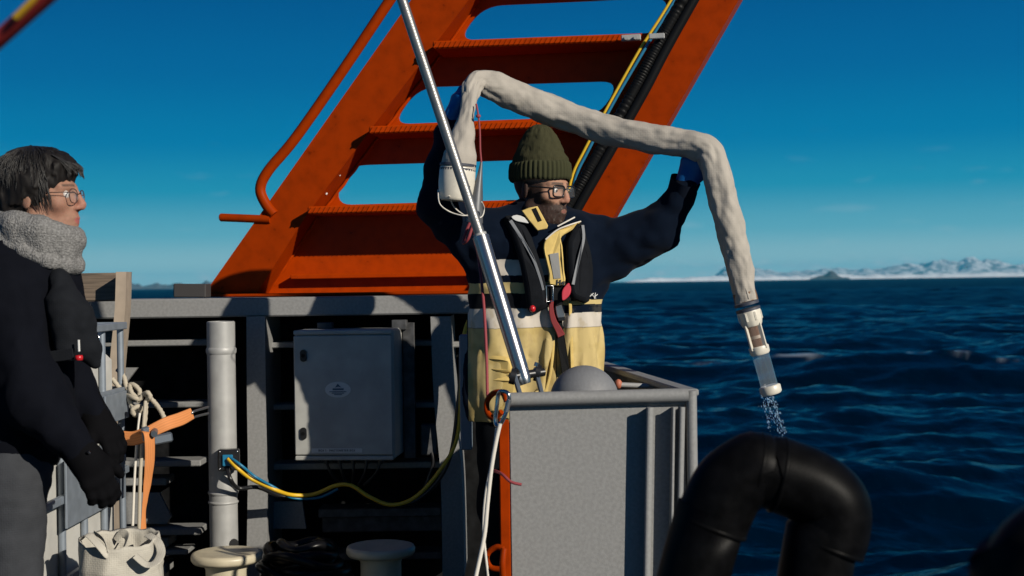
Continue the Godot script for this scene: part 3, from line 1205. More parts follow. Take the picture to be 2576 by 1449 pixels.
# ---------------------------------------------------------------- pipe, cabinet and cables on the bulwark
func make_fittings() -> void:
	var d := 5.34
	var base := P(565, 1450, d)
	var t := thing("vent_pipe", Vector3(base.x, 0, base.z), "upright galvanised pipe with welded collars, by the bulwark", "pipe")
	var r := 35.0 / F * d
	var top := P(564, 808, d)
	var x := base.x
	var m := MB.new()
	m.lathe(Vector3(x, 0, base.z), PackedVector2Array([Vector2(r, 0), Vector2(r, top.y - 0.004), Vector2(r - 0.004, top.y), Vector2(r - 0.009, top.y), Vector2(r - 0.009, top.y - 0.2)]), 36)
	obj("tube", m, M.galvanised, t)
	for q: Array in [[882, 18.0], [1238, 10.0], [1262, 8.0]]:
		m = MB.new()
		var y := P(565, q[0], d).y
		var h: float = q[1] / F * d * 0.5
		m.lathe(Vector3(x, y, base.z), PackedVector2Array([Vector2(r, -h), Vector2(r + 0.004, -h * 0.5), Vector2(r + 0.0045, h * 0.5), Vector2(r, h)]), 36)
		obj("collar", m, M.galvanised, t)
	m = MB.new()
	var hb := P(592, 1362, d)
	m.cyl(Vector3(hb.x, hb.y, base.z + r * 0.62), Vector3(hb.x + 0.004, hb.y, base.z + r * 0.75), 0.018, 0.018, 14)
	obj("drain_plug", m, M.black_plastic, t)
	# black socket box strapped on it
	var sb := thing("socket_box", P(576, 1156, d - 0.075), "small black square socket on the galvanised pipe, cables coming out", "socket")
	var c := sb.position
	m = MB.new()
	m.box(c, Vector3(0.041, 0.041, 0.022), Basis(Vector3.UP, 0.12), 0.005)
	obj("plate", m, M.black_plastic, sb)
	m = MB.new()
	m.box(c + Vector3(0, 0, 0.024), Vector3(0.02, 0.022, 0.008), Basis(Vector3.UP, 0.12), 0.003)
	obj("insert", m, M.cable_blue, sb)
	for s: Vector2 in [Vector2(-1, -1), Vector2(1, -1), Vector2(-1, 1), Vector2(1, 1)]:
		m = MB.new()
		m.ball(c + Basis(Vector3.UP, 0.12) * Vector3(s.x * 0.033, s.y * 0.033, 0.022), Vector3(0.0045, 0.0045, 0.003), Basis.IDENTITY, 8)
		obj("screw", m, M.steel, sb)
	m = MB.new()
	m.tube(smooth(pts([Vector3(574, 1154, 5.226), Vector3(600, 1180, 5.208), Vector3(635, 1206, 5.244), Vector3(692, 1232, 5.232), Vector3(735, 1245, 5.324), Vector3(790, 1243, 5.351), Vector3(845, 1221, 5.351), Vector3(885, 1222, 5.351), Vector3(930, 1250, 5.351), Vector3(985, 1270, 5.351), Vector3(1045, 1250, 5.351), Vector3(1105, 1185, 5.351), Vector3(1150, 1100, 5.351), Vector3(1161, 950, 5.351), Vector3(1166, 850, 5.369), Vector3(1185, 795, 5.369), Vector3(1215, 760, 5.369), Vector3(1240, 735, 5.415)], 0), 8), fl([0.008]), 8)
	tag(obj("yellow_cable", m, M.cable_yellow), "yellow cable sagging from the black socket under the grey cabinet", "cable")
	m = MB.new()
	m.tube(smooth(pts([Vector3(578, 1150, 5.226), Vector3(606, 1170, 5.199), Vector3(642, 1199, 5.235), Vector3(690, 1226, 5.232), Vector3(735, 1252, 5.333), Vector3(800, 1252, 5.360), Vector3(850, 1230, 5.360)], 0), 8), fl([0.0055]), 8)
	tag(obj("blue_cable", m, M.cable_blue), "thin blue cable beside the sagging yellow one, from the black socket", "cable")
	m = MB.new()
	m.tube(smooth(pts([Vector3(572, 1176, 5.244), Vector3(580, 1205, 5.208), Vector3(600, 1228, 5.253), Vector3(650, 1226, 5.278), Vector3(720, 1250, 5.369), Vector3(820, 1236, 5.396), Vector3(870, 1215, 5.396), Vector3(940, 1258, 5.387), Vector3(1040, 1262, 5.387), Vector3(1125, 1170, 5.387), Vector3(1154, 1000, 5.387), Vector3(1160, 880, 5.387), Vector3(1185, 800, 5.396), Vector3(1230, 745, 5.433)], 0), 8), fl([0.0085]), 8)
	tag(obj("black_cable", m, M.black_plastic), "black cable looping below the grey cabinet", "cable")

	# the cabinet
	var df := 5.34
	var yb := P(860, 1158, df).y
	var yt := P(860, 830, df).y
	var a := P(738, 1000, df)
	var b := P(990, 1000, df)
	var bs := Basis(Vector3.UP, -0.09)
	var cm := (a + b) * 0.5
	var hw := (b.x - a.x) * 0.5
	var hh := (yt - yb) * 0.5
	var cy := (yt + yb) * 0.5
	t = thing("electric_cabinet", Vector3(cm.x, yb, cm.z - 0.11), "grey electric cabinet with two black latches and an oval badge", "cabinet")
	var cc := Vector3(cm.x, cy, cm.z)
	m = MB.new()
	m.box(cc + bs * Vector3(0.002, 0, -0.125), Vector3(hw, hh, 0.11), bs, 0.008)
	obj("body", m, M.cabinet, t)
	m = MB.new()
	m.box(cc + bs * Vector3(0, 0, -0.004), Vector3(hw - 0.001, hh - 0.021, 0.01), bs, 0.004)
	var door := obj("door", m, M.cabinet, t)
	for e: float in [1.0, -1.0]:
		m = MB.new()
		m.box(cc + bs * Vector3(0, e * (hh - 0.009), -0.004), Vector3(hw - 0.001, 0.0085, 0.0095), bs, 0.003)
		obj("edge_strip", m, M.cabinet, t)
	for y: float in [895.0, 1091.0]:
		var lp := P(763, y, df)
		m = MB.new()
		var lo := cc + bs * Vector3(lp.x - cm.x, lp.y - cy, 0.007)
		var ring := PackedVector2Array()
		for i in 24:
			var an := TAU * i / 24
			ring.append(Vector2(cos(an) * 0.013, sin(an) * 0.013 + (0.011 if sin(an) > 0 else -0.011)))
		m.plate(lo + bs * Vector3(0, 0, 0.006), bs.x, bs.y, ring, 0.008)
		var latch := obj("latch", m, M.black_plastic, t)
		m = MB.new()
		m.cyl(lo + bs * Vector3(0, 0, 0.004), lo + bs * Vector3(0, 0, 0.009), 0.0075, -1, 12)
		obj("lock", m, M.black_rubber, latch)
	var ov := P(851, 980, df)
	var oc := cc + bs * Vector3(ov.x - cm.x, ov.y - cy, 0.0075)
	m = MB.new()
	var el := PackedVector2Array()
	for i in 32:
		el.append(Vector2(cos(TAU * i / 32) * 0.0515, sin(TAU * i / 32) * 0.031))
	m.plate(oc, bs.x, bs.y, el, 0.0016)
	var badge := obj("badge", m, M.white_print, t)
	m = MB.new()
	m.plate(oc + bs * Vector3(0, 0, 0.0014), bs.x, bs.y, PackedVector2Array([Vector2(-0.012, 0.008), Vector2(-0.004, 0.019), Vector2(0.0, 0.0235), Vector2(0.006, 0.016), Vector2(0.014, 0.009), Vector2(0.002, 0.012)]), 0.001)
	m.box(oc + bs * Vector3(0.001, 0.002, 0.001), Vector3(0.022, 0.0032, 0.0008), bs, 0.0003)
	for i in 3:
		m.box(oc + bs * Vector3(0, -0.008 - i * 0.0055, 0.001), Vector3(0.034 - i * 0.009, 0.0014, 0.0008), bs, 0.0003)
	obj("badge_print", m, mat("print_blue", Color(0.03, 0.09, 0.16), 0.6), badge)
	var np := P(848, 1133, df)
	var nc := cc + bs * Vector3(np.x - cm.x, np.y - cy, 0.0065)
	m = MB.new()
	m.box(nc, Vector3(0.101, 0.0085, 0.0012), bs, 0.0004)
	var plate := obj("name_strip", m, M.white_print, t)
	lettering("BOX 1 - PHOTOMETER BOX", nc + bs * Vector3(0, 0, 0.0014), bs, 0.0118, M.dark_print, plate)
	# mounting rails and lugs behind
	m = MB.new()
	m.box(cc + bs * Vector3(-hw * 0.52, hh + 0.01, -0.15), Vector3(0.03, 0.016, 0.02), bs, 0.002)
	obj("mounting_lug", m, M.alu_dark, t)
	m = MB.new()
	m.box(cc + bs * Vector3(hw * 0.98, hh + 0.012, -0.2), Vector3(0.03, 0.02, 0.02), bs, 0.002)
	obj("mounting_lug", m, M.alu_dark, t)
	m = MB.new()
	m.box(cc + bs * Vector3(hw + 0.03, 0, -0.215), Vector3(0.024, hh + 0.02, 0.008), bs, 0.002)
	obj("mounting_strip", m, M.alu_dark, t)
	m = MB.new()
	for i in 5:
		var gx := -0.1 + 0.055 * i
		var gp := cc + bs * Vector3(gx, -hh, -0.12)
		m.cyl(gp, gp - Vector3(0, 0.03, 0), 0.011, 0.011, 10)
		m.tube(smooth(PackedVector3Array([gp - Vector3(0, 0.025, 0), gp - Vector3(0.01 * i - 0.02, 0.07, 0), gp - Vector3(0.03 * i - 0.05, 0.12, 0.04)]), 5), fl([0.006]), 7)
	obj("cable_glands", m, M.black_plastic, t)
	# small junction box and conduit to the right
	var jb := thing("junction_box", P(1080, 1140, 5.551), "small dark grey junction box right of the electric cabinet", "junction box")
	m = MB.new()
	m.box(P(1081, 1104, 5.551), Vector3(0.034, 0.062, 0.04), Basis.IDENTITY, 0.005)
	obj("body", m, M.alu_dark, jb)
	m = MB.new()
	m.tube(smooth(pts([Vector2(1086, 1138), Vector2(1090, 1165), Vector2(1075, 1210), Vector2(1060, 1250)], 5.515), 5), fl([0.008]), 8)
	obj("cable", m, M.black_plastic, jb)
	m = MB.new()
	m.box(P(1172, 985, 5.278), Vector3(0.022, 0.222, 0.05), Basis.IDENTITY, 0.004)
	tag(obj("upright_panel", m, mat("blue_grey", Color(0.2, 0.24, 0.28), 0.6)), "narrow blue grey upright panel behind the man's hip", "panel")


func lettering(text: String, at: Vector3, bs: Basis, height: float, m: Material, parent: Node) -> void:
	var f := SystemFont.new()
	f.font_names = PackedStringArray(["Droid Sans"])
	f.font_weight = 700
	var tm := TextMesh.new()
	tm.text = text
	tm.font = f
	tm.font_size = 32
	tm.pixel_size = height / 32.0
	tm.depth = 0.0006
	var o := obj("lettering", tm, m, parent)
	o.transform = Transform3D(bs, at - away(parent))


# ---------------------------------------------------------------- left side: tank, boards, ropes, strap, bag
func make_left() -> void:
	# caged plastic tank, its right side seen running away
	var x0 := -1.44
	var za := -4.08
	var zb := -4.97
	var top := P(250, 812, 4.95).y
	var t := thing("liquid_tank", Vector3(x0 - 0.55, 0, (za + zb) / 2), "white plastic liquid tank in a zinc tube cage, behind the dark haired person", "tank")
	var m := MB.new()
	m.box(Vector3(x0 - 0.513, 0.56, (za + zb) / 2), Vector3(0.5, 0.5, (za - zb) / 2 - 0.03), Basis.IDENTITY, 0.035)
	obj("bottle", m, M.tank_plastic, t)
	var nt := 5
	for i in nt:
		var z := lerpf(zb, za, float(i) / (nt - 1))
		m = MB.new()
		m.cyl(Vector3(x0, 0.06, z), Vector3(x0, top, z), 0.0125, -1, 10)
		obj("cage_tube", m, M.zinc, t)
	for y: float in [0.08, 0.36, 0.62, P(280, 985, 4.9).y, top - 0.012]:
		m = MB.new()
		m.bar(Vector3(x0 + 0.014, y, za + 0.01), Vector3(x0 + 0.014, y, zb - 0.01), 0.026, 0.02, Vector3.UP)
		obj("cage_rail", m, M.zinc, t)
	for y: float in [0.36, 0.66, P(280, 985, 4.9).y, top - 0.012]:
		m = MB.new()
		m.bar(Vector3(x0 + 0.01, y, zb - 0.012), Vector3(x0 - 1.05, y, zb - 0.012), 0.026, 0.02, Vector3.UP)
		obj("cage_rail", m, M.zinc, t)
	m = MB.new()
	var py0 := P(290, 1252, 4.88).y
	var py1 := P(290, 1100, 4.88).y
	m.box(Vector3(x0 + 0.03, (py0 + py1) / 2, lerpf(za, zb, 0.55)), Vector3(0.004, (py1 - py0) / 2, (za - zb) * 0.36), Basis.IDENTITY, 0.002)
	obj("sign_plate", m, M.zinc, t)
	m = MB.new()
	var q0 := P(290, 985, 4.88).y
	m.box(Vector3(x0 + 0.03, q0 - 0.05, lerpf(za, zb, 0.82)), Vector3(0.004, 0.05, (za - zb) * 0.16), Basis.IDENTITY, 0.002)
	obj("corner_plate", m, M.zinc, t)

	# weathered boards in front of the bulwark
	t = thing("board_stack", Vector3(P(230, 900, 5.3).x, 0, P(230, 900, 5.3).z), "weathered grey wooden boards with an upright plank at their end, left of the bulwark", "boards")
	var d := 5.3
	for q: Array in [[-150, 304, 686, 764, 0.0, 0.03], [-150, 290, 826, 868, 0.03, 0.02], [-150, 288, 872, 914, 0.0, 0.02], [-150, 284, 918, 962, 0.02, 0.02], [-150, 284, 966, 1012, 0.0, 0.02], [-150, 282, 1230, 1275, 0.0, 0.02], [-150, 282, 1290, 1330, 0.0, 0.02]]:
		m = MB.new()
		var a := P(q[0], q[3], d + q[4])
		var b := P(q[1], q[2], d + q[4])
		var c := (a + b) / 2
		c.z = a.z
		m.box(c, Vector3((b.x - a.x) / 2, (b.y - a.y) / 2, float(q[5])), Basis.IDENTITY, 0.006)
		obj("board", m, M.wood, t)
	m = MB.new()
	var pl := smooth(pts([Vector2(312, 684), Vector2(309, 780), Vector2(298, 900), Vector2(286, 1060), Vector2(282, 1200), Vector2(282, 1450)], 5.22), 4)
	for i in pl.size() - 1:
		var f := float(i) / pl.size()
		var h := lerpf(0.0135, 0.016, f)
		var zz := Vector3(0, 0, 0.06)
		m.quad(pl[i] + Vector3(-h, 0, 0) + zz, pl[i] + Vector3(h, 0, 0) + zz * 0.3, pl[i + 1] + Vector3(h, 0, 0) + zz * 0.3, pl[i + 1] + Vector3(-h, 0, 0) + zz, pl[i] - zz)
		m.quad(pl[i] + Vector3(h, 0, 0) + zz * 0.3, pl[i] + Vector3(h, 0, 0) - zz, pl[i + 1] + Vector3(h, 0, 0) - zz, pl[i + 1] + Vector3(h, 0, 0) + zz * 0.3, pl[i])
		m.quad(pl[i] + Vector3(-h, 0, 0) + zz, pl[i] + Vector3(-h, 0, 0) - zz, pl[i + 1] + Vector3(-h, 0, 0) - zz, pl[i + 1] + Vector3(-h, 0, 0) + zz, pl[i])
	var e0 := pl[0]
	m.quad(e0 + Vector3(-0.0135, 0, 0.06), e0 + Vector3(0.0135, 0, 0.018), e0 + Vector3(0.0135, 0, -0.06), e0 + Vector3(-0.0135, 0, -0.06), e0 - Vector3(0, 1, 0))
	obj("upright_plank", m, mat("wood_pale", Color(0.33, 0.27, 0.21), 0.8, 0.0, "mottle", 4.0), t)

	# mooring rope hitched round the plank
	m = MB.new()
	for q: Array in [
		[Vector3(282, 952, 4.95), Vector3(300, 975, 4.95), Vector3(322, 1002, 4.93), Vector3(336, 1024, 4.92), Vector3(352, 1040, 4.9), Vector3(352, 1022, 4.88), Vector3(334, 1030, 4.87), Vector3(340, 1044, 4.88), Vector3(356, 1030, 4.9)],
		[Vector3(296, 930, 5.0), Vector3(312, 948, 4.97), Vector3(318, 972, 4.95), Vector3(330, 990, 4.93), Vector3(346, 1000, 4.93), Vector3(352, 985, 4.93), Vector3(340, 970, 4.94), Vector3(328, 968, 4.95), Vector3(330, 985, 4.92), Vector3(350, 1010, 4.9)],
		[Vector3(318, 990, 4.94), Vector3(336, 1000, 4.9), Vector3(352, 1004, 4.9), Vector3(362, 992, 4.9), Vector3(376, 1000, 4.9), Vector3(392, 1016, 4.9), Vector3(408, 1040, 4.88), Vector3(416, 1062, 4.86)],
		[Vector3(362, 992, 4.9), Vector3(372, 988, 4.88), Vector3(378, 1000, 4.88), Vector3(368, 1010, 4.9), Vector3(366, 1040, 4.88), Vector3(362, 1075, 4.86)],
	]:
		m.tube(smooth(pts(q, 0), 6), fl([0.0085]), 9, true, func(s: float, a: float) -> float: return 0.0012 * sin(s * 420.0 + a * 2.0))
	tag(obj("mooring_rope", m, M.rope), "cream rope knotted round the wooden plank above the orange strap", "rope")
	m = MB.new()
	m.tube(smooth(pts([Vector3(366, 1010, 4.86), Vector3(361, 1080, 4.8), Vector3(354, 1180, 4.78), Vector3(351, 1280, 4.78), Vector3(350, 1350, 4.78)], 0), 5), fl([0.0065]), 8)
	tag(obj("hanging_rope", m, M.rope), "cream rope hanging straight down beside the orange strap tail", "rope")
	m = MB.new()
	m.tube(smooth(pts([Vector3(352, 1040, 4.84), Vector3(344, 1120, 4.8), Vector3(338, 1220, 4.79), Vector3(334, 1322, 4.79)], 0), 5), fl([0.0048]), 8)
	tag(obj("thin_cord", m, M.cord_white), "thinner pale cord hanging left of the cream rope", "cord")

	# ratchet strap
	t = thing("ratchet_strap", P(385, 1090, 4.72), "orange ratchet strap pulled tight, its loose tail hanging down", "strap")
	m = MB.new()
	var rib := func(mb: MB, list: Array, w: Array, up: Vector3) -> void:
		var p := smooth(pts(list, 0), 6)
		mb.tube(p, spread(w, 6), 10, true, null, 0.09, up)
	rib.call(m, [Vector3(300, 1100, 4.72), Vector3(335, 1103, 4.71), Vector3(372, 1092, 4.69), Vector3(392, 1096, 4.68)], [0.024, 0.025, 0.025, 0.024], Vector3.UP)
	obj("short_web", m, M.strap_orange, t)
	m = MB.new()
	rib.call(m, [Vector3(376, 1087, 4.67), Vector3(420, 1066, 4.69), Vector3(455, 1054, 4.74), Vector3(484, 1040, 4.8)], [0.022, 0.024, 0.024, 0.021], Vector3.UP)
	obj("long_web", m, M.strap_orange, t)
	m = MB.new()
	rib.call(m, [Vector3(352, 1092, 4.68), Vector3(372, 1088, 4.645), Vector3(377, 1110, 4.64), Vector3(377, 1160, 4.65), Vector3(372, 1210, 4.66), Vector3(366, 1255, 4.66), Vector3(362, 1290, 4.66), Vector3(361, 1350, 4.66)], [0.02, 0.024, 0.0245, 0.024, 0.02, 0.013, 0.010, 0.016], Vector3.RIGHT)
	obj("loose_tail", m, M.strap_orange, t)
	m = MB.new()
	m.bar(P(358, 1094, 4.66), P(420, 1076, 4.72), 0.05, 0.016, Vector3.UP, 0.004)
	obj("ratchet_body", m, M.ratchet, t)
	m = MB.new()
	m.bar(P(384, 1108, 4.67), P(434, 1098, 4.7), 0.034, 0.018, Vector3.UP, 0.008)
	obj("ratchet_handle", m, M.ratchet, t)
	m = MB.new()
	m.cyl(P(388, 1092, 4.63), P(391, 1078, 4.71), 0.011, -1, 12)
	obj("ratchet_drum", m, M.ratchet, t)
	m = MB.new()
	m.tube(smooth(pts([Vector3(480, 1046, 4.8), Vector3(486, 1036, 4.8), Vector3(510, 1028, 4.86), Vector3(524, 1024, 4.9)], 0), 5), fl([0.0045]), 8)
	m.tube(smooth(pts([Vector3(482, 1052, 4.8), Vector3(500, 1046, 4.84), Vector3(524, 1040, 4.9)], 0), 5), fl([0.0045]), 8)
	obj("end_hook", m, M.steel_dull, t)

	# canvas bag
	var bc := P(300, 1400, 4.12)
	var rim := P(300, 1352, 4.12).y
	t = thing("canvas_bag", Vector3(bc.x, 0, bc.z), "open off white canvas bucket bag with loop handles, below the orange strap tail", "bag")
	m = MB.new()
	var rows := PackedVector3Array()
	var nb := fnl(51, 1.0, 3)
	var nr := 72
	var nc := 61
	for i in nr:
		var f := float(i) / (nr - 1)
		for j in nc:
			var a := TAU * j / (nc - 1)
			var y := 0.0
			var r := 0.0
			if f < 0.72:
				y = rim * f / 0.72
				r = 0.115 + 0.012 * sin(PI * f / 0.72)
			else:
				y = rim - (f - 0.72) / 0.28 * 0.16
				r = 0.112 - 0.01 * (f - 0.72)
			var cr := cos(a) * 2.0
			r += 0.014 * nb.get_noise_3d(cr, sin(a) * 2.0, y * 4.0) + 0.006 * sin(a * 3.0 + y * 20.0) * smoothstep(0.1, 0.5, y)
			r += 0.004 * (smoothstep(0.595, 0.6, f) - smoothstep(0.72, 0.725, f))
			y += 0.008 * nb.get_noise_2d(cr * 0.7, sin(a)) * smoothstep(0.3, 0.7, f) - 0.018 * sin(a) * smoothstep(0.5, 0.72, f) * 0.5
			rows.append(Vector3(bc.x + cos(a) * r, y, bc.z + sin(a) * r))
	m.grid(nr, nc, rows, false, PackedVector2Array(), true)
	obj("body", m, M.canvas, t)
	m = MB.new()
	m.lathe(Vector3(bc.x, rim - 0.15, bc.z), PackedVector2Array([Vector2(0.108, 0.0), Vector2(0.09, 0.012), Vector2(0.05, 0.022), Vector2(0.0, 0.028)]), 24)
	obj("filling", m, mat("filling_tan", Color(0.4, 0.3, 0.22), 0.9), t)
	for q: Array in [
		[Vector3(204, 1358, 4.04), Vector3(222, 1345, 4.02), Vector3(250, 1372, 4.0), Vector3(272, 1396, 4.0), Vector3(262, 1360, 4.03), Vector3(238, 1340, 4.05)],
		[Vector3(340, 1398, 4.0), Vector3(368, 1420, 4.0), Vector3(392, 1415, 4.01), Vector3(405, 1390, 4.06), Vector3(396, 1362, 4.1), Vector3(372, 1345, 4.14)],
		[Vector3(292, 1360, 4.2), Vector3(306, 1342, 4.2), Vector3(320, 1352, 4.18), Vector3(306, 1392, 4.12)],
	]:
		m = MB.new()
		m.tube(smooth(pts(q, 0), 8), fl([0.0135]), 10, true, null, 0.16)
		obj("handle", m, M.canvas, t)


func make_bollards() -> void:
	# cream mushroom bollard; its twin stands in the shade
	var p := P(570, 1400, 4.84)
	var t := thing("bollard", Vector3(p.x, 0, p.z), "cream painted mushroom bollard in the sun, before the galvanised pipe", "bollard", "mushroom bollards by the bulwark")
	var top := P(570, 1388, 4.84).y
	var m := MB.new()
	m.lathe(Vector3.ZERO, PackedVector2Array([Vector2(0.085, 0), Vector2(0.08, 0.02), Vector2(0.073, 0.05), Vector2(0.074, top - 0.06), Vector2(0.083, top - 0.038)]), 40)
	var o := obj("stem", m, M.cream_paint, t)
	o.position = Vector3.ZERO
	m = MB.new()
	m.lathe(Vector3.ZERO, PackedVector2Array([Vector2(0.08, top - 0.04), Vector2(0.118, top - 0.034), Vector2(0.1245, top - 0.024), Vector2(0.125, top - 0.012), Vector2(0.121, top - 0.002), Vector2(0.11, top + 0.001), Vector2(0.06, top - 0.003), Vector2(0.0, top - 0.004)]), 48)
	o = obj("cap", m, M.cream_paint, t)
	o.position = Vector3.ZERO
	var c := t.duplicate()
	c.name = numbered("bollard")
	add_child(c)
	var p2 := P(958, 1400, 4.92)
	c.position = Vector3(p2.x, 0, p2.z)
	tag(c, "cream mushroom bollard in shadow, below the grey cabinet", "bollard", "mushroom bollards by the bulwark")


func make_coil() -> void:
	# heap of black hose between the bollards
	var c := P(765, 1400, 5.0)
	var r := RandomNumberGenerator.new()
	r.seed = 3
	var m := MB.new()
	for k in 19:
		var p := PackedVector3Array()
		var rad := 0.205 - 0.0048 * k + r.randf_range(-0.03, 0.012)
		var y := 0.025 + 0.0165 * k
		var o := Vector3(c.x + r.randf_range(-0.015, 0.015), y, c.z + r.randf_range(-0.015, 0.015))
		var tilt := Basis(Vector3(r.randf_range(-1, 1), 0, r.randf_range(-1, 1)).normalized(), r.randf_range(0.05, 0.32))
		for i in 36:
			var a := TAU * i / 36
			p.append(o + tilt * Vector3(cos(a) * rad, 0.01 * sin(a * 3.0 + k), sin(a) * rad))
		p.append(p[0])
		m.tube(p, fl([0.0185]), 10, false)
	var g := mat("black_hose", Color(0.005, 0.005, 0.006), 0.3)
	g.metallic_specular = 0.3
	tag(obj("hose_coil", m, g), "heap of coiled glossy black hose between the two bollards", "hose")


# ---------------------------------------------------------------- the grey bay in front of the man
func make_bay() -> void:
	var d := 3.9
	var bl := P(1268, 1000, d)
	var br := P(1755, 1000, d)
	var z := bl.z
	var top := P(1500, 1003, d).y
	var t := thing("bulwark_bay", Vector3((bl.x + br.x) / 2, 0, z), "grey aluminium bulwark gate with ribs and an orange edge, before the man in the beanie", "bulwark")
	var m := MB.new()
	var pz := z - 0.03
	var xl := P(1282, 1100, d).x
	var xr := P(1728, 1100, d).x
	m.box(Vector3((xl + xr) / 2, top * 0.5, pz - 0.006), Vector3((xr - xl) / 2, top * 0.5, 0.006), Basis.IDENTITY, 0.002)
	obj("front_plate", m, M.alu, t)
	m = MB.new()
	var rt := 17.5 / F * d
	m.tube(PackedVector3Array([Vector3(P(1270, 1003, d).x, top, z - 0.012), Vector3(P(1732, 1003, d).x, top + 0.006, z - 0.012)]), fl([rt]), 20)
	obj("top_rail", m, M.alu, t)
	m = MB.new()  # weld bead under the rail
	var wp := PackedVector3Array()
	for i in 60:
		wp.append(Vector3(lerpf(xl, xr, i / 59.0), top - rt * 0.9 + 0.0015 * sin(i * 2.3), pz + 0.004))
	m.tube(wp, fl([0.005]), 6, true, func(s: float, _a: float) -> float: return 0.0015 * sin(s * 700.0))
	obj("weld_bead", m, M.alu, t)
	# ribs: x at the top, x at the foot, width, height out of the plate
	for q: Array in [[1634, 1626, 20, 0.046], [1694, 1687, 8, 0.042], [1716, 1706, 16, 0.036]]:
		m = MB.new()
		var a := P(q[0], 1026, d)
		var b := P(q[1], 1500, d)
		var y0 := 0.0
		b = Vector3(a.x + (b.x - a.x) * (a.y - y0) / (a.y - b.y), y0, a.z)
		var hgt: float = q[3]
		m.bar(Vector3(a.x, a.y, pz + hgt * 0.5), Vector3(b.x, b.y, pz + hgt * 0.5), 0.008, hgt, Vector3.RIGHT, 0.002)
		var rib := obj("rib", m, M.alu, t)
		m = MB.new()
		var fw: float = q[2] / F * d * 0.5
		m.tube(PackedVector3Array([Vector3(a.x, a.y + 0.003, pz + hgt), Vector3(b.x, b.y, pz + hgt)]), fl([fw]), 12, true, null, 0.75)
		obj("rib_bead", m, M.alu, rib)
	# corner post
	m = MB.new()
	var c := P(1741, 1000, d)
	m.cyl(Vector3(c.x, 0, z - 0.015), Vector3(c.x, P(1741, 984, d).y, z - 0.015), 13.5 / F * d, -1, 18)
	obj("corner_post", m, M.alu, t)
	# outboard side runs aft
	var far := P(1512, 917, 5.2)
	var near := Vector3(c.x, P(1741, 990, d).y, z - 0.03)
	m = MB.new()
	var sn := Vector3(far.z - near.z, 0, -(far.x - near.x)).normalized()
	m.quad(near, far, Vector3(far.x, 0, far.z), Vector3(near.x, 0, near.z), near - sn)
	m.quad(near + sn * 0.008, far + sn * 0.008, Vector3(far.x, 0, far.z) + sn * 0.008, Vector3(near.x, 0, near.z) + sn * 0.008, near)
	obj("side_plate", m, M.alu_dark, t)
	m = MB.new()
	m.bar(near, far, 0.05, 0.02, sn, 0.004)
	obj("side_rail", m, M.alu, t)
	m = MB.new()
	var s1 := P(1560, 968, 4.35)
	var s2 := P(1668, 973, 4.35)
	m.cyl(s1, s2, 0.0085, -1, 10)
	var gb := obj("stay_bar", m, M.galvanised, t)
	m = MB.new()
	m.ball(s1 - Vector3(0.006, -0.003, 0), Vector3(0.013, 0.016, 0.014), Basis.IDENTITY, 10)
	obj("stay_end", m, mat("copper_red", Color(0.42, 0.13, 0.07), 0.6), gb)
	# orange edge and rings
	m = MB.new()
	var e0 := P(1258, 1040, d)
	m.box(Vector3((P(1254, 1100, d).x + xl) / 2 - 0.0005, top * 0.5 - 0.03, pz - 0.03), Vector3((xl - P(1254, 1100, d).x) / 2 - 0.001, top * 0.5 - 0.03, 0.03), Basis.IDENTITY, 0.003)
	obj("orange_edge", m, M.orange_paint, t)
	m = MB.new()
	m.tube(smooth(pts([Vector3(1262, 1036, 3.9), Vector3(1242, 1052, 3.92), Vector3(1226, 1036, 3.94), Vector3(1226, 1008, 3.95), Vector3(1244, 988, 3.93), Vector3(1268, 990, 3.9), Vector3(1274, 1010, 3.89)], 0), 6), fl([0.0085]), 10)
	obj("ring", m, M.orange_paint, t)
	m = MB.new()
	m.tube(smooth(pts([Vector3(1262, 1432, 3.9), Vector3(1236, 1428, 3.91), Vector3(1224, 1408, 3.92), Vector3(1230, 1388, 3.92), Vector3(1250, 1376, 3.91), Vector3(1266, 1380, 3.9)], 0), 6), fl([0.0085]), 10)
	obj("ring", m, M.orange_paint, t)
	m = MB.new()
	m.tube(smooth(pts([Vector3(1268, 1380, 3.86), Vector3(1264, 1420, 3.85), Vector3(1266, 1460, 3.86)], 0), 6), fl([0.009]), 10)
	obj("hook", m, M.orange_paint, t)
	# carabiner through the upper ring
	var k := thing("carabiner", P(1264, 1010, 3.86), "steel carabiner clipped on the upper orange ring", "carabiner")
	m = MB.new()
	m.tube(smooth(pts([Vector3(1262, 984, 3.86), Vector3(1278, 990, 3.85), Vector3(1280, 1012, 3.85), Vector3(1268, 1050, 3.85), Vector3(1254, 1072, 3.86), Vector3(1246, 1060, 3.87), Vector3(1250, 1020, 3.87), Vector3(1254, 992, 3.87)], 0), 6, true), fl([0.0062]), 9, false)
	obj("frame", m, M.steel, k)
	m = MB.new()
	m.cyl(P(1281, 1006, 3.845), P(1273, 1036, 3.845), 0.0075, -1, 10)
	obj("gate", m, M.steel_dull, k)
	# pale lines falling from it
	m = MB.new()
	m.tube(smooth(pts([Vector3(1258, 1066, 3.85), Vector3(1248, 1110, 3.85), Vector3(1236, 1180, 3.85), Vector3(1226, 1270, 3.85), Vector3(1218, 1350, 3.85), Vector3(1196, 1455, 3.84), Vector3(1185, 1520, 3.84)], 0), 6), fl([0.0062]), 8)
	tag(obj("white_line", m, M.cord_white), "white line falling from the carabiner, the nearer and thicker of two", "line")
	m = MB.new()
	m.tube(smooth(pts([Vector3(1250, 1072, 3.87), Vector3(1240, 1150, 3.87), Vector3(1222, 1240, 3.88), Vector3(1216, 1330, 3.88), Vector3(1222, 1400, 3.88), Vector3(1228, 1455, 3.88), Vector3(1230, 1520, 3.88)], 0), 6), fl([0.0042]), 8)
	tag(obj("white_line", m, M.cord_white), "thinner white line behind it, curving back to the lower orange ring", "line")
	m = MB.new()
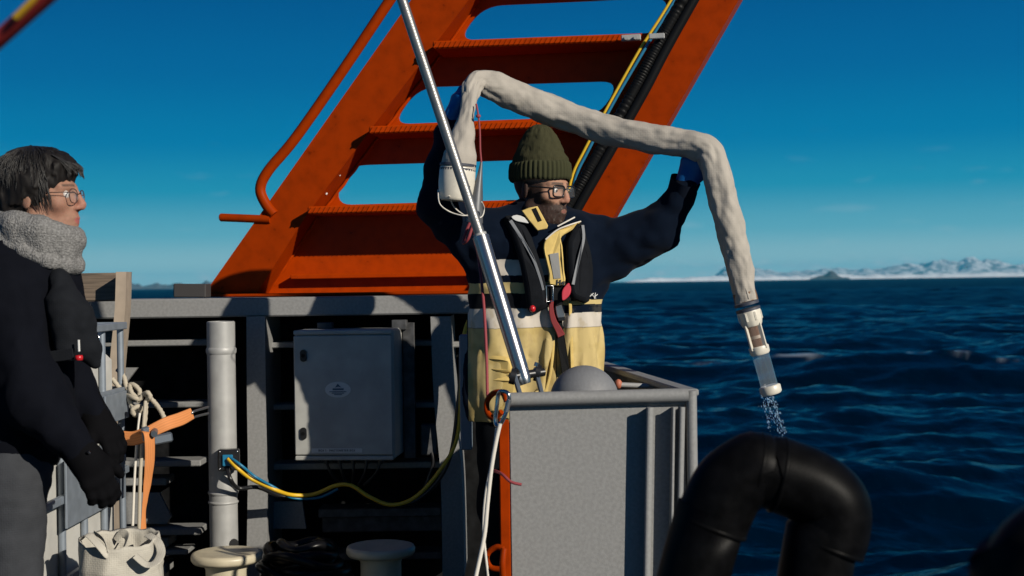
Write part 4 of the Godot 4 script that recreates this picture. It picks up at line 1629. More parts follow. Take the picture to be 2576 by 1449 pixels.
	m.tube(smooth(pts([Vector3(1242, 1184, 3.9), Vector3(1262, 1192, 3.84), Vector3(1285, 1212, 3.82), Vector3(1312, 1219, 3.82)], 0), 6), fl([0.0045]), 8)
	tag(obj("red_rope", m, M.cord_red), "short dark red rope end sticking out over the orange edge", "rope")

	# domed post behind the rail
	var dc := P(1470, 1006, 4.2)
	var dr := 87.0 / F * 4.2
	t = thing("domed_post", Vector3(dc.x, 0, dc.z), "grey round topped post behind the bulwark gate", "post")
	m = MB.new()
	var prof := PackedVector2Array([Vector2(dr * 0.98, 0), Vector2(dr * 0.98, dc.y - 0.02), Vector2(dr, dc.y)])
	for i in range(1, 15):
		var a := PI * 0.5 * i / 14
		prof.append(Vector2(cos(a) * dr, dc.y + sin(a) * dr))
	m.lathe(Vector3(dc.x, 0, dc.z), prof, 48)
	obj("dome", m, M.grey_dome, t)


func make_pole() -> void:
	var d := 4.1
	var foot := P(1322, 966, 4.02)
	var t := thing("gas_strut", foot, "slanting steel telescopic strut with a bolt bracket, before the man in the beanie", "strut")
	var mid := P(1208, 592, d)
	var hi := P(962, -150, 4.16)
	var m := MB.new()
	m.tube(PackedVector3Array([hi, mid]), fl([13.5 / F * d]), 16)
	var rod := obj("rod", m, mat("rod_steel", Color(0.3, 0.295, 0.285), 0.4, 0.75, "mottle", 6.0), t)
	# rows of small dimples down the rod, on the lit side
	m = MB.new()
	var ax := (mid - hi).normalized()
	var sd := ax.cross(Vector3(0, 0, 1)).normalized()
	if sd.x < 0:
		sd = -sd
	var L := hi.distance_to(mid)
	var k := 0.01
	var r := 13.5 / F * d
	while k < L - 0.02:
		for off: float in [0.42]:
			var nn := (sd * off + Vector3(0, 0, 1) * sqrt(1.0 - off * off)).normalized()
			nn = (nn - ax * nn.dot(ax)).normalized()
			var c := hi + ax * (k + (0.006 if off > 0.4 else 0.0)) + nn * r
			m.ball(c, Vector3(0.0016, 0.0022, 0.0016), Basis.IDENTITY, 6)
		k += 0.0105
	var dm := obj("dimples", m, M.steel_dull, rod)
	dm.set_meta("kind", "stuff")
	m = MB.new()
	m.tube(PackedVector3Array([mid, mid + ax * 0.004, mid + (foot - mid) * 0.5, foot - ax * 0.02, foot]), fl([0.0165, 21.0 / F * d, 20.5 / F * d, 19.0 / F * d, 0.017]), 24)
	obj("outer_tube", m, mat("tube_steel", Color(0.4, 0.4, 0.4), 0.27, 0.95), t)
	m = MB.new()
	m.tube(PackedVector3Array([mid - ax * 0.006, mid + ax * 0.002]), fl([17.0 / F * d]), 20)
	obj("wiper_ring", m, M.galvanised, t)
	# fork bracket
	for q: Array in [[1292, 938, 1312, 1006, 4.0], [1346, 925, 1366, 1004, 4.05]]:
		m = MB.new()
		m.bar(P(q[0], q[1], q[4]), P(q[2], q[3], q[4] - 0.02), 0.014, 0.034, Vector3.RIGHT, 0.004)
		obj("fork", m, M.ratchet, t)
	m = MB.new()
	m.cyl(P(1284, 948, 4.0), P(1368, 936, 4.05), 0.0125, -1, 14)
	obj("axle", m, M.black_plastic, t)
	for q: Array in [[1290, 947, 4.0, 0.024], [1352, 938, 4.05, 0.026]]:
		m = MB.new()
		var c := P(q[0], q[1], q[2])
		m.cyl(c + Vector3(-0.008, 0.002, 0.0), c + Vector3(0.008, -0.002, 0.0), q[3], -1, 14)
		obj("washer", m, M.black_plastic, t)
	m = MB.new()
	m.cyl(P(1349, 922, 4.04), P(1352, 912, 4.04), 0.008, -1, 6)
	obj("nut", m, M.steel, t)


func make_near() -> void:
	# big black pipe bend in the foreground
	var d := 2.4
	var r := 93.0 / F * d
	var foot := P(1740, 1449, d)
	var t := thing("pipe_bend", Vector3(P(1900, 1449, d).x, 0, foot.z), "thick black plastic pipe bent over in a hairpin, nearest the lens at lower right", "pipe")
	var f1 := P(1600, 1760, d)
	var f2 := P(1985, 1760, d)
	f1 = Vector3(f1.x - 0.1, 0.0, f1.z)
	f2 = Vector3(f2.x - 0.03, 0.0, f2.z)
	var a1 := P(1758, 1400, d)
	var a2 := P(1800, 1290, d)
	var a3 := P(1836, 1222, d)
	var a4 := P(1895, 1180, d)
	var b1 := P(1965, 1196, d)
	var b2 := P(2040, 1226, d)
	var b3 := P(2092, 1272, d)
	var b4 := P(2092, 1335, d)
	var b5 := P(2048, 1455, d)
	var seg := func(called: String, list: Array, rr: float, per: int) -> void:
		var m := MB.new()
		m.tube(smooth(PackedVector3Array(list), per), fl([rr]), 40)
		obj(called, m, M.black_pipe, t)
	seg.call("straight_pipe", [f1, a1, a2], r * 0.97, 3)
	seg.call("elbow", [a2 - (a2 - a1) * 0.25, a2, a3, a4, a4 + (b1 - a4) * 0.15], r, 8)
	seg.call("straight_pipe", [a4, b1], r * 0.975, 3)
	seg.call("elbow", [b1 - (b1 - a4) * 0.2, b1, b2, b3, b4, b4 + (b5 - b4) * 0.3], r * 1.025, 8)
	seg.call("straight_pipe", [b4, b5, f2], r * 0.99, 3)
	for q: Array in [[a4, b1, 0.05, 1.025], [a4, b1, 0.86, 1.05], [b4, b5, 0.3, 1.05], [a1, a2, 0.72, 1.02]]:
		var m := MB.new()
		var c: Vector3 = (q[0] as Vector3).lerp(q[1], q[2])
		var ax: Vector3 = ((q[1] as Vector3) - (q[0] as Vector3)).normalized()
		m.tube(PackedVector3Array([c - ax * 0.004, c - ax * 0.002, c + ax * 0.002, c + ax * 0.004]), fl([r * q[3] - 0.002, r * q[3], r * q[3], r * q[3] - 0.002]), 40)
		obj("weld_ring", m, M.black_pipe, t)
	# another dark pipe, closer still, at the lower right corner
	var m2 := MB.new()
	var n := PackedVector3Array([Vector3(P(2700, 2200, 1.35).x, 0, P(2700, 2200, 1.35).z), P(2610, 1640, 1.35), P(2615, 1480, 1.37), P(2690, 1390, 1.4), P(2860, 1360, 1.45), P(3100, 1400, 1.5)])
	m2.tube(smooth(n, 8), fl([0.062]), 32)
	tag(obj("dark_pipe", m2, M.black_pipe), "black pipe elbow in the lower right corner, out of focus", "pipe")
	# lifting strap crossing the upper left corner
	t = thing("lifting_strap", P(60, 50, 1.45), "red lifting strap with a yellow tag crossing the upper left corner, out of focus", "strap")
	var m := MB.new()
	var s0 := P(-420, 470, 1.6)
	var s1 := P(520, -367, 1.3)
	m.tube(PackedVector3Array([s0, s0.lerp(s1, 0.3), s0.lerp(s1, 0.6), s1]), fl([0.0125]), 14, true, null, 0.7)
	obj("strap", m, M.strap_red, t)
	m = MB.new()
	var c0 := P(62, 48, 1.435)
	var c1 := P(122, -10, 1.42)
	var off := Vector3(-0.002, 0.0, 0.0145)
	m.tube(PackedVector3Array([c0 + off, c1 + off]), fl([0.0085]), 12, true, null, 0.5)
	obj("tag", m, M.tape_yellow, t)


# ---------------------------------------------------------------- the plankton net
func make_net() -> void:
	var t := thing("plankton_net", P(1530, 330, 4.42), "long off white plankton net held up over the man's head", "net")
	var nz := fnl(61, 1.0, 4)
	var nz1 := fnl(62, 1.0, 2)
	var fold := func(s: float, a: float) -> float:
		var u := cos(a)
		var q := sin(a)
		var crease := absf(nz1.get_noise_3d(s * 11.0 + u * 0.8, u * 0.9 + 5.0, q * 0.9))
		return 0.0062 * nz1.get_noise_3d(s * 8.5, u * 0.9, q * 0.9) + 0.0045 * nz1.get_noise_3d(s * 3.0 + 20.0, u * 0.7, q * 0.7) + 0.002 * nz1.get_noise_3d(s * 24.0 + 60.0, u * 1.6, q * 1.6) + 0.006 * (minf(crease, 0.3) - 0.18)
	var m := MB.new()
	# falling part by the raised hand, down to the cup
	m.tube(smooth(pts([Vector3(1205, 205, 4.7), Vector3(1186, 235, 4.65), Vector3(1174, 290, 4.59), Vector3(1164, 345, 4.56), Vector3(1156, 395, 4.55), Vector3(1152, 425, 4.55)], 0), 10), spread([0.028, 0.026, 0.028, 0.041, 0.055, 0.058], 10), 40, true, fold)
	# over the top and down to the lower hand
	m.tube(smooth(pts([Vector3(1180, 262, 4.62), Vector3(1184, 228, 4.66), Vector3(1202, 205, 4.7), Vector3(1240, 218, 4.73), Vector3(1300, 244, 4.75), Vector3(1372, 272, 4.76), Vector3(1450, 300, 4.75), Vector3(1540, 328, 4.72), Vector3(1625, 346, 4.68), Vector3(1700, 358, 4.65), Vector3(1752, 366, 4.62), Vector3(1786, 388, 4.6), Vector3(1806, 450, 4.58), Vector3(1826, 530, 4.57), Vector3(1846, 610, 4.57), Vector3(1862, 680, 4.57), Vector3(1874, 740, 4.57), Vector3(1880, 766, 4.57)], 0), 14), spread([0.02, 0.03, 0.035, 0.05, 0.055, 0.054, 0.052, 0.051, 0.051, 0.051, 0.051, 0.049, 0.05, 0.048, 0.046, 0.045, 0.038, 0.0366], 14), 64, true, fold)
	var sleeve := obj("sleeve", m, M.net, t)
	# drips of thread and stained end
	m = MB.new()
	m.tube(smooth(pts([Vector3(1860, 690, 4.530), Vector3(1872, 715, 4.530), Vector3(1884, 752, 4.530)], 0), 6), fl([0.006, 0.0045, 0.003]), 8)
	obj("hanging_thread", m, M.net, sleeve)
	m = MB.new()
	var e0 := P(1872, 735, 4.570)
	var e1 := P(1879, 763, 4.570)
	m.tube(PackedVector3Array([e0, e0.lerp(e1, 0.4), e1]), fl([0.0392, 0.04, 0.0393]), 32, false, func(s: float, a: float) -> float: return 0.002 * nz.get_noise_2d(s * 40.0, a * 2.0))
	obj("stained_end", m, mat("stain_brown", Color(0.3, 0.16, 0.08), 0.7, 0.0, "wear", 9.0), t)
	# dark clamp bands
	var ax := (P(1910, 880, 4.570) - P(1878, 765, 4.570)).normalized()
	for q: Array in [[1878, 764, 0.0402], [1882, 779, 0.0398]]:
		m = MB.new()
		var c := P(q[0], q[1], 4.38)
		m.tube(PackedVector3Array([c - ax * 0.0045, c + ax * 0.0045]), fl([q[2]]), 32)
		obj("band", m, mat("band_dark", Color(0.035, 0.04, 0.06), 0.6, 0.0), t)
	# white bucket with a mesh window: collar, two cheeks and lower ring
	var c0 := P(1880, 772, 4.570)
	var up := Vector3(0, 0, 1)
	var at := func(px: float) -> Vector3: return c0 + ax * px / F * 4.57
	m = MB.new()
	m.tube(PackedVector3Array([at.call(8), at.call(12), at.call(34), at.call(46), at.call(50)]), fl([0.0365, 0.039, 0.038, 0.0335, 0.0297]), 40, true, func(_s: float, a: float) -> float: return 0.0012 * absf(cos(a * 5.0)))
	obj("collar", m, M.white_plastic, t)
	for i in 8:
		m = MB.new()
		var a := TAU * i / 8 + 0.3
		var s1 := ax.cross(up).normalized()
		var s2 := s1.cross(ax).normalized()
		var o := s1 * cos(a) + s2 * sin(a)
		m.bar((at.call(14) as Vector3) + o * 0.039, (at.call(36) as Vector3) + o * 0.0385, 0.008, 0.004, s1, 0.001)
		obj("collar_rib", m, M.white_plastic, t)
	m = MB.new()
	m.tube(PackedVector3Array([at.call(48), at.call(106)]), fl([0.027]), 28)
	obj("mesh_window", m, mat("brown_mesh", Color(0.2, 0.12, 0.085), 0.5, 0.0, "", 1, "weave", 20.0, 0.1), t)
	for i in 4:
		m = MB.new()
		var a := TAU * i / 4 + 0.62
		var s1 := ax.cross(up).normalized()
		var s2 := s1.cross(ax).normalized()
		var o := s1 * cos(a) + s2 * sin(a)
		m.bar((at.call(44) as Vector3) + o * 0.03, (at.call(110) as Vector3) + o * 0.03, 0.017, 0.0065, s1.rotated(ax, a + PI / 2), 0.002)
		obj("window_post", m, M.white_plastic, t)
	m = MB.new()
	m.tube(PackedVector3Array([at.call(74), at.call(82)]), fl([0.0275]), 28)
	obj("inner_ring", m, mat("ring_tan", Color(0.35, 0.28, 0.22), 0.5), t)
	m = MB.new()
	m.tube(PackedVector3Array([at.call(102), at.call(105), at.call(120), at.call(124)]), fl([0.031, 0.0345, 0.0335, 0.029]), 36)
	obj("lower_ring", m, M.white_plastic, t)
	# clear tube with a white end ring, water inside
	var glass := StandardMaterial3D.new()
	glass.resource_name = "clear_plastic"
	glass.albedo_color = Color(0.8, 0.88, 0.92, 0.07)
	glass.transparency = BaseMaterial3D.TRANSPARENCY_ALPHA
	glass.roughness = 0.08
	glass.cull_mode = BaseMaterial3D.CULL_DISABLED
	m = MB.new()
	m.tube(PackedVector3Array([at.call(120), at.call(212)]), fl([0.029]), 36, false)
	obj("clear_tube", m, glass, t)
	m = MB.new()
	m.tube(PackedVector3Array([at.call(205), at.call(208), at.call(224), at.call(228)]), fl([0.03, 0.037, 0.0365, 0.031]), 36)
	obj("end_ring", m, M.white_plastic, t)
	# cup at the other end
	var k0 := P(1152, 416, 4.550)
	var k1 := P(1146, 505, 4.550)
	var ay := (k1 - k0).normalized()
	m = MB.new()
	m.tube(PackedVector3Array([k0 + ay * 0.006, k0 + ay * 0.01, k0.lerp(k1, 0.5), k1 - ay * 0.008, k1]), fl([0.053, 0.0605, 0.0615, 0.057, 0.049]), 40)
	obj("cup", m, M.white_plastic, t)
	for e: float in [0.0, 0.016]:
		m = MB.new()
		var c := k0 + ay * e
		m.tube(PackedVector3Array([c - ay * 0.004, c + ay * 0.004]), fl([0.0615 - e * 0.05]), 36)
		obj("band", m, M.band_dark, t)
	m = MB.new()
	m.cyl(P(1180, 470, 4.505), P(1180, 470, 4.498), 0.004, -1, 10)
	obj("rivet", m, M.ratchet, t)
	# bridle wires below the cup
	for q: Array in [
		[Vector3(1102, 478, 4.550), Vector3(1106, 512, 4.460), Vector3(1130, 532, 4.500), Vector3(1162, 542, 4.490), Vector3(1186, 540, 4.500)],
		[Vector3(1130, 492, 4.490), Vector3(1142, 520, 4.550), Vector3(1166, 540, 4.550), Vector3(1192, 548, 4.490), Vector3(1212, 545, 4.500), Vector3(1218, 525, 4.510), Vector3(1212, 508, 4.460)],
	]:
		m = MB.new()
		m.tube(smooth(pts(q, 0), 6), fl([0.0023]), 6)
		obj("bridle_wire", m, M.cord_white, t)
	# grey cone weight on its red cord
	m = MB.new()
	m.tube(pts([Vector3(1211, 408, 4.550), Vector3(1207, 440, 4.550), Vector3(1198, 505, 4.550), Vector3(1192, 560, 4.550)], 0), fl([0.004, 0.009, 0.023, 0.031]), 24)
	obj("cone_weight", m, mat("lead_grey", Color(0.13, 0.135, 0.145), 0.45, 0.3, "mottle", 8.0), t)
	m = MB.new()
	m.tube(smooth(pts([Vector3(1198, 262, 4.570), Vector3(1203, 290, 4.550), Vector3(1207, 330, 4.550), Vector3(1208, 375, 4.550), Vector3(1211, 410, 4.550)], 0), 6), fl([0.0034]), 7)
	obj("red_cord", m, M.cord_red, t)
	m = MB.new()
	m.ball(P(1203, 292, 4.545), Vector3(0.009, 0.007, 0.007), Basis.IDENTITY, 8)
	obj("knot", m, M.cord_red, t)
	# long red line falling past the strut to the ring
	m = MB.new()
	m.tube(smooth(pts([Vector3(1182, 560, 4.19), Vector3(1170, 590, 4.19), Vector3(1166, 612, 4.19), Vector3(1178, 600, 4.17), Vector3(1190, 570, 4.17), Vector3(1196, 600, 4.17), Vector3(1208, 680, 4.13), Vector3(1218, 780, 4.05), Vector3(1224, 900, 4.0), Vector3(1226, 985, 3.97), Vector3(1228, 1000, 3.96)], 0), 6), fl([0.0048]), 8)
	tag(obj("red_line", m, M.cord_red), "thin red line falling from the net to the orange ring, left of the strut", "line")
	# water running out
	var w := StandardMaterial3D.new()
	w.resource_name = "water_drop"
	w.albedo_color = Color(0.85, 0.93, 1.0, 0.25)
	w.refraction_enabled = true
	w.refraction_scale = 0.033
	w.roughness = 0.03
	w.transparency = BaseMaterial3D.TRANSPARENCY_ALPHA
	m = MB.new()
	var r := RandomNumberGenerator.new()
	r.seed = 17
	for i in 230:
		var f := pow(r.randf(), 0.75)
		var lane := r.randi() % 3
		var x := lerpf([1914, 1928, 1944][lane], [1938, 1946, 1968][lane], f) + r.randfn(0.0, 2.0 + 5.0 * f)
		var y := lerpf(982, [1085, 1060, 1100][lane], f)
		var s := r.randf_range(0.0006, 0.0017) * (1.25 - 0.4 * f)
		m.ball(P(x, y, 4.57 + r.randf_range(-0.025, 0.025)), Vector3(s, s * r.randf_range(1.0, 2.6), s), Basis(Vector3.BACK, 0.3), 8)
	m.tube(smooth(pts([Vector3(1938, 980, 4.56), Vector3(1946, 1010, 4.56), Vector3(1958, 1045, 4.56), Vector3(1966, 1075, 4.56)], 0), 8), fl([0.0022, 0.0014, 0.001]), 7, true, func(s: float, _a: float) -> float: return 0.0009 * sin(s * 260.0))
	var wo := obj("water_drops", m, w)
	tag(wo, "drops of water pouring from the end of the net", "water", "", "stuff")


# ---------------------------------------------------------------- people
# a head in its own axes (y up, z to the face, x to its left), metres
func head_sdf(jaw := 1.0, nose := 1.0) -> Sdf:
	var s := Sdf.new()
	s.ell(Vector3(0, 0.034, -0.014), Vector3(0.075, 0.092, 0.096), 0.02)
	s.ell(Vector3(0, -0.03, 0.034), Vector3(0.057 * jaw, 0.08, 0.062), 0.04)
	s.ell(Vector3(0, -0.062, 0.064), Vector3(0.032, 0.026, 0.03), 0.025)
	s.ell(Vector3(0, -0.085, 0.045), Vector3(0.036 * jaw, 0.03, 0.036), 0.03)
	s.cap(Vector3(0, -0.1, 0.074), Vector3(0, -0.1, 0.07), 0.0165, 0.0165, 0.03)
	for e: float in [-1.0, 1.0]:
		s.cap(Vector3(e * 0.055 * jaw, -0.06, 0.0), Vector3(e * 0.03 * jaw, -0.1, 0.048), 0.018, 0.016, 0.03)
		s.ell(Vector3(e * 0.046, -0.02, 0.062), Vector3(0.022, 0.018, 0.02), 0.025)
		s.cap(Vector3(e * 0.012, 0.026, 0.087), Vector3(e * 0.045, 0.024, 0.07), 0.0095, 0.009, 0.014)
		s.ell(Vector3(e * 0.079, -0.006, -0.012), Vector3(0.0075, 0.029, 0.017), 0.006, Basis(Vector3.UP, e * 0.35))
		s.ell(Vector3(e * 0.012, -0.033, 0.1), Vector3(0.0085, 0.0075, 0.0105), 0.007)
	s.cap(Vector3(0, 0.02, 0.094), Vector3(0, -0.022, 0.1 + 0.012 * nose), 0.0075, 0.0098, 0.012)
	s.cap(Vector3(0, -0.026, 0.1 + 0.012 * nose), Vector3(0, -0.03, 0.1 + 0.012 * nose), 0.0098, 0.0092, 0.008)
	s.cap(Vector3(-0.018, -0.062, 0.09), Vector3(0.018, -0.062, 0.09), 0.0055, 0.006, 0.008)
	s.cap(Vector3(-0.008, -0.06, 0.0945), Vector3(0.008, -0.06, 0.0945), 0.005, 0.0062, 0.008)
	s.cap(Vector3(-0.011, -0.0725, 0.0905), Vector3(0.011, -0.0725, 0.0905), 0.006, 0.0068, 0.007)
	s.cap(Vector3(0, -0.08, -0.028), Vector3(0, -0.21, -0.05), 0.056, 0.062, 0.03)
	for e: float in [-1.0, 1.0]:
		s.ell(Vector3(e * 0.032, 0.004, 0.096), Vector3(0.0175, 0.0105, 0.016), 0.01, Basis.IDENTITY, 1)
	s.cap(Vector3(-0.02, -0.0668, 0.1015), Vector3(0.02, -0.0668, 0.1015), 0.0022, 0.0022, 0.003, 1)
	return s


# a hand as tapered chains: wrist, direction of the palm, direction the back of the hand faces, bend of the fingers
func hand_sdf(wrist: Vector3, along: Vector3, back: Vector3, right_hand: bool, curl: float, fat := 1.0, spread_ := 0.05, size := 1.0) -> Sdf:
	var s := Sdf.new()
	along = along.normalized()
	back = (back - along * back.dot(along)).normalized()
	var side := along.cross(back) * (-1.0 if right_hand else 1.0)  # towards the thumb
	var q := size
	s.cap(wrist - along * 0.02 * q, wrist + along * 0.03 * q, 0.026 * fat * q, 0.025 * fat * q, 0.02)
	for i in 4:
		var f := (i - 1.5) / 1.5
		var k := wrist + along * (0.088 - 0.006 * absf(f)) * q + side * (-f) * 0.031 * q - back * 0.004 * absf(f) * q
		s.cap(wrist + along * 0.025 * q + side * (-f) * 0.018 * q, k, 0.015 * fat * q, 0.0125 * fat * q, 0.018)
		var lens: Array = [[0.042, 0.025, 0.02], [0.046, 0.029, 0.022], [0.043, 0.027, 0.021], [0.033, 0.02, 0.018]][i]
		var dirn := (along + side * (-f) * spread_).normalized()
		var p := k
		var ax := dirn.cross(back).normalized()
		var r := 0.0102 * fat * q
		for j in 3:
			dirn = dirn.rotated(ax, -curl * (0.8 + 0.3 * j) * (1.0 + 0.12 * f))
			var e := p + dirn * float(lens[j]) * q
			s.cap(p, e, r, r * 0.9, 0.007)
			r *= 0.92
			p = e
	var tb := wrist + along * 0.03 * q + side * 0.024 * q - back * 0.006
	var td := (along * 0.75 + side * 0.7 - back * 0.35).normalized()
	var t1 := tb + td * 0.042 * q
	s.cap(tb, t1, 0.016 * fat * q, 0.0125 * fat * q, 0.02)
	td = (td - back * curl * 0.5 - side * curl * 0.35 + along * 0.2).normalized()
	var t2 := t1 + td * 0.032 * q
	s.cap(t1, t2, 0.0118 * fat * q, 0.011 * fat * q, 0.008)
	td = (td - back * curl * 0.5 - side * curl * 0.2).normalized()
	s.cap(t2, t2 + td * 0.024 * q, 0.0108 * fat * q, 0.009 * fat * q, 0.006)
	return s


func cloth(m: StandardMaterial3D) -> StandardMaterial3D:
	m.rim_enabled = true
	m.rim = 0.06
	m.rim_tint = 0.5
	m.metallic_specular = 0.1
	return m


func glasses(parent: Node, o: Vector3, b: Basis, w: float, h: float, wire: float, m: Material, lens: Material, temple: float, square := 0.75) -> void:
	var g: MB
	for e: float in [-1.0, 1.0]:
		var ring := PackedVector3Array()
		for i in 20:
			var a := TAU * i / 20
			var c := cos(a)
			var s := sin(a)
			var x := e * 0.034 + signf(c) * pow(absf(c), square * 0.93) * w
			ring.append(o + b * Vector3(x, signf(s) * pow(absf(s), square) * h, -0.006 * absf(x) / 0.05))
		ring.append(ring[0])
		g = MB.new()
		g.tube(ring, fl([wire]), 8, false)
		obj("lens_rim", g, m, parent)
		g = MB.new()
		for i in 20:
			g.tri(o + b * Vector3(e * 0.034, 0, -0.003), ring[i], ring[i + 1], o - b.z)
		obj("lens", g, lens, parent)
		g = MB.new()
		g.tube(smooth(PackedVector3Array([o + b * Vector3(e * (0.034 + w), h * 0.45, -0.006), o + b * Vector3(e * 0.074, h * 0.45, -0.03), o + b * Vector3(e * 0.08, h * 0.4, -temple), o + b * Vector3(e * 0.079, -0.008, -temple - 0.025)]), 4), fl([wire * 0.95]), 7)
		obj("temple_arm", g, m, parent)
	g = MB.new()
	g.tube(smooth(PackedVector3Array([o + b * Vector3(-0.034 + w * 0.95, h * 0.25, -0.001), o + b * Vector3(0, h * 0.5, 0.004), o + b * Vector3(0.034 - w * 0.95, h * 0.25, -0.001)]), 4), fl([wire]), 7)
	obj("bridge", g, m, parent)


func lens_glass() -> StandardMaterial3D:
	if M.has("lens"):
		return M.lens
	var g := StandardMaterial3D.new()
	g.resource_name = "lens_glass"
	g.albedo_color = Color(1, 1, 1, 0.04)
	g.transparency = BaseMaterial3D.TRANSPARENCY_ALPHA
	g.roughness = 0.02
	g.cull_mode = BaseMaterial3D.CULL_DISABLED
	M.lens = g
	return g


func eyes(parent: Node, hp: Vector3, hb: Basis, gaze: Vector3) -> void:
	var white := mat("eye_white", Color(0.6, 0.57, 0.54), 0.25)
	var iris := mat("eye_dark", Color(0.03, 0.022, 0.018), 0.15)
	for e: float in [-1.0, 1.0]:
		var c := hp + hb * Vector3(e * 0.032, 0.003, 0.0795)
		var m := MB.new()
		m.ball(c, Vector3.ONE * 0.0115, Basis.IDENTITY, 14)
		var o := obj("eye", m, white, parent)
		m = MB.new()
		m.ball(c + hb * gaze.normalized() * 0.0075, Vector3.ONE * 0.0058, Basis.IDENTITY, 12)
		obj("iris", m, iris, o)


func make_man() -> void:
	var d := 4.75
	var px := func(x: float, y: float, dd: float) -> Vector3: return P(x, y, dd)
	var hip := P(1345, 960, d)
	var t := thing("person", Vector3(hip.x, 0, hip.z), "person in an olive beanie and yellow and navy jacket holding a long net overhead", "person")
	# ---- head, turned to the photo's right and a little down
	var hb := Basis(Vector3.UP, deg_to_rad(52)) * Basis(Vector3.RIGHT, deg_to_rad(7))
	var hp := P(1362, 478, 4.72)
	var hs := head_sdf(1.04, 0.95)
	var inv := hb.inverse()
	var nb := fnl(71, 60.0, 3)
	var skin := Color(0.34, 0.185, 0.125)
	var tint := func(q: Vector3) -> Color:
		var c := skin
		c = c.lerp(Color(0.38, 0.145, 0.105), 0.5 * clampf(1.0 - (q - Vector3(0, -0.028, 0.11)).length() / 0.03, 0, 1))
		var n := nb.get_noise_3dv(q)
		# short beard: jaw, chin, upper lip; darkened up cheek and temple as painted shade
		var lipd := Vector2(q.x * 0.75, (q.y + 0.067) * 1.5).length()
		var be := smoothstep(-0.03, -0.05, q.y + 0.01 * n - 0.3 * maxf(0.0, absf(q.x) - 0.03)) * smoothstep(-0.045, -0.01, q.z)
		be *= smoothstep(0.0085, 0.0125, lipd) if q.z > 0.05 else 1.0
		be = maxf(be, smoothstep(0.0, 0.02, q.y + 0.07) * smoothstep(0.05, 0.03, absf(q.z - 0.014)) * smoothstep(0.042, 0.055, absf(q.x)) * smoothstep(0.035, 0.02, q.y))
		be = maxf(be, smoothstep(-0.018, -0.03, q.z) * smoothstep(-0.085, -0.07, q.y))
		var hair := Color(0.014, 0.011, 0.01).lerp(Color(0.2, 0.185, 0.17), smoothstep(0.25, 0.7, n) * 0.4 * smoothstep(0.03, 0.07, q.z))
		if lipd < 0.0095 and q.z > 0.07:
			c = Color(0.2, 0.085, 0.07)
		c = c.lerp(hair, clampf(be, 0, 1) * 0.93)
		# eyebrows
		var brow := smoothstep(0.0065, 0.003, absf(q.y - 0.027 + 0.1 * maxf(0.0, absf(q.x) - 0.035))) * smoothstep(0.006, 0.011, absf(q.x)) * smoothstep(0.056, 0.046, absf(q.x)) * smoothstep(0.05, 0.07, q.z)
		return c.lerp(Color(0.05, 0.035, 0.028), brow * 0.85)
	var skm := StandardMaterial3D.new()
	skm.resource_name = "skin"
	skm.vertex_color_use_as_albedo = true
	skm.roughness = 0.62
	skm.metallic_specular = 0.35
	skm.heightmap_enabled = true
	skm.heightmap_texture = T.fine
	skm.heightmap_scale = 0.06
	skm.uv1_triplanar = true
	skm.uv1_scale = Vector3.ONE * 9.0
	skm.subsurf_scatter_enabled = true
	skm.subsurf_scatter_strength = 0.08
	M.skin = skm
	# beard has body: slightly thicker, rough
	hs.extra = func(q: Vector3) -> float: return -0.0045 * smoothstep(-0.042, -0.07, q.y) * smoothstep(-0.04, 0.0, q.z) * (1.0 + 0.5 * nb.get_noise_3dv(q * 2.0))
	var hm := hs.build(0.0036, null, tint)
	var body := obj("head", hm, skm, t)
	body.transform = Transform3D(hb, hp - t.position)
	eyes(t, hp, hb, Vector3(0.05, -0.12, 1))
	glasses(t, hp + hb * Vector3(0, 0.001, 0.104), hb, 0.0275, 0.0195, 0.003, M.black_plastic, lens_glass(), 0.1, 0.5)
	# ---- beanie: knitted crown and turned-up ribbed cuff
	var wool := cloth(mat("olive_wool", Color(0.058, 0.056, 0.03), 0.95, 0.0, "speckle", 14.0, "knit", 14.0, 0.05))
	var wool2 := cloth(mat("olive_cuff", Color(0.055, 0.057, 0.03), 0.95, 0.0, "speckle", 18.0))
	var bb := hb * Basis(Vector3.RIGHT, deg_to_rad(-5))
	var bo := hp + hb * Vector3(0, 0.052, -0.012)
	var rows := PackedVector3Array()
	var nbn := fnl(72, 1.0, 3)
	var prof := [[0.0, 0.097], [0.03, 0.1], [0.058, 0.095], [0.084, 0.083], [0.11, 0.072], [0.132, 0.061], [0.15, 0.05], [0.163, 0.038], [0.171, 0.025], [0.175, 0.012], [0.176, 0.0]]
	var nr := 60
	var nc := 241
	for i in nr:
		var f := float(i) / (nr - 1) * (prof.size() - 1)
		var k := mini(int(f), prof.size() - 2)
		var y := lerpf(prof[k][0], prof[k + 1][0], f - k)
		var r := lerpf(prof[k][1], prof[k + 1][1], smoothstep(0, 1, f - k) * 0.4 + (f - k) * 0.6)
		for j in nc:
			var a := TAU * j / (nc - 1)
			var rr := r * (1.0 + 0.014 * absf(sin(a * 42.0)) * (1.0 - float(i) / nr)) + 0.006 * nbn.get_noise_3d(cos(a) * 1.6, sin(a) * 1.6, y * 22.0)
			rows.append(bo + bb * Vector3(cos(a) * rr * 0.9, y, sin(a) * rr * 1.06 - 0.02 * y))
	var m := MB.new()
	m.grid(nr, nc, rows, false, PackedVector2Array(), true)
	var cap := obj("beanie", m, wool, t)
	rows = PackedVector3Array()
	var cp := [[-0.02, 0.096], [-0.022, 0.102], [-0.012, 0.106], [0.014, 0.1065], [0.036, 0.104], [0.043, 0.1], [0.041, 0.093]]
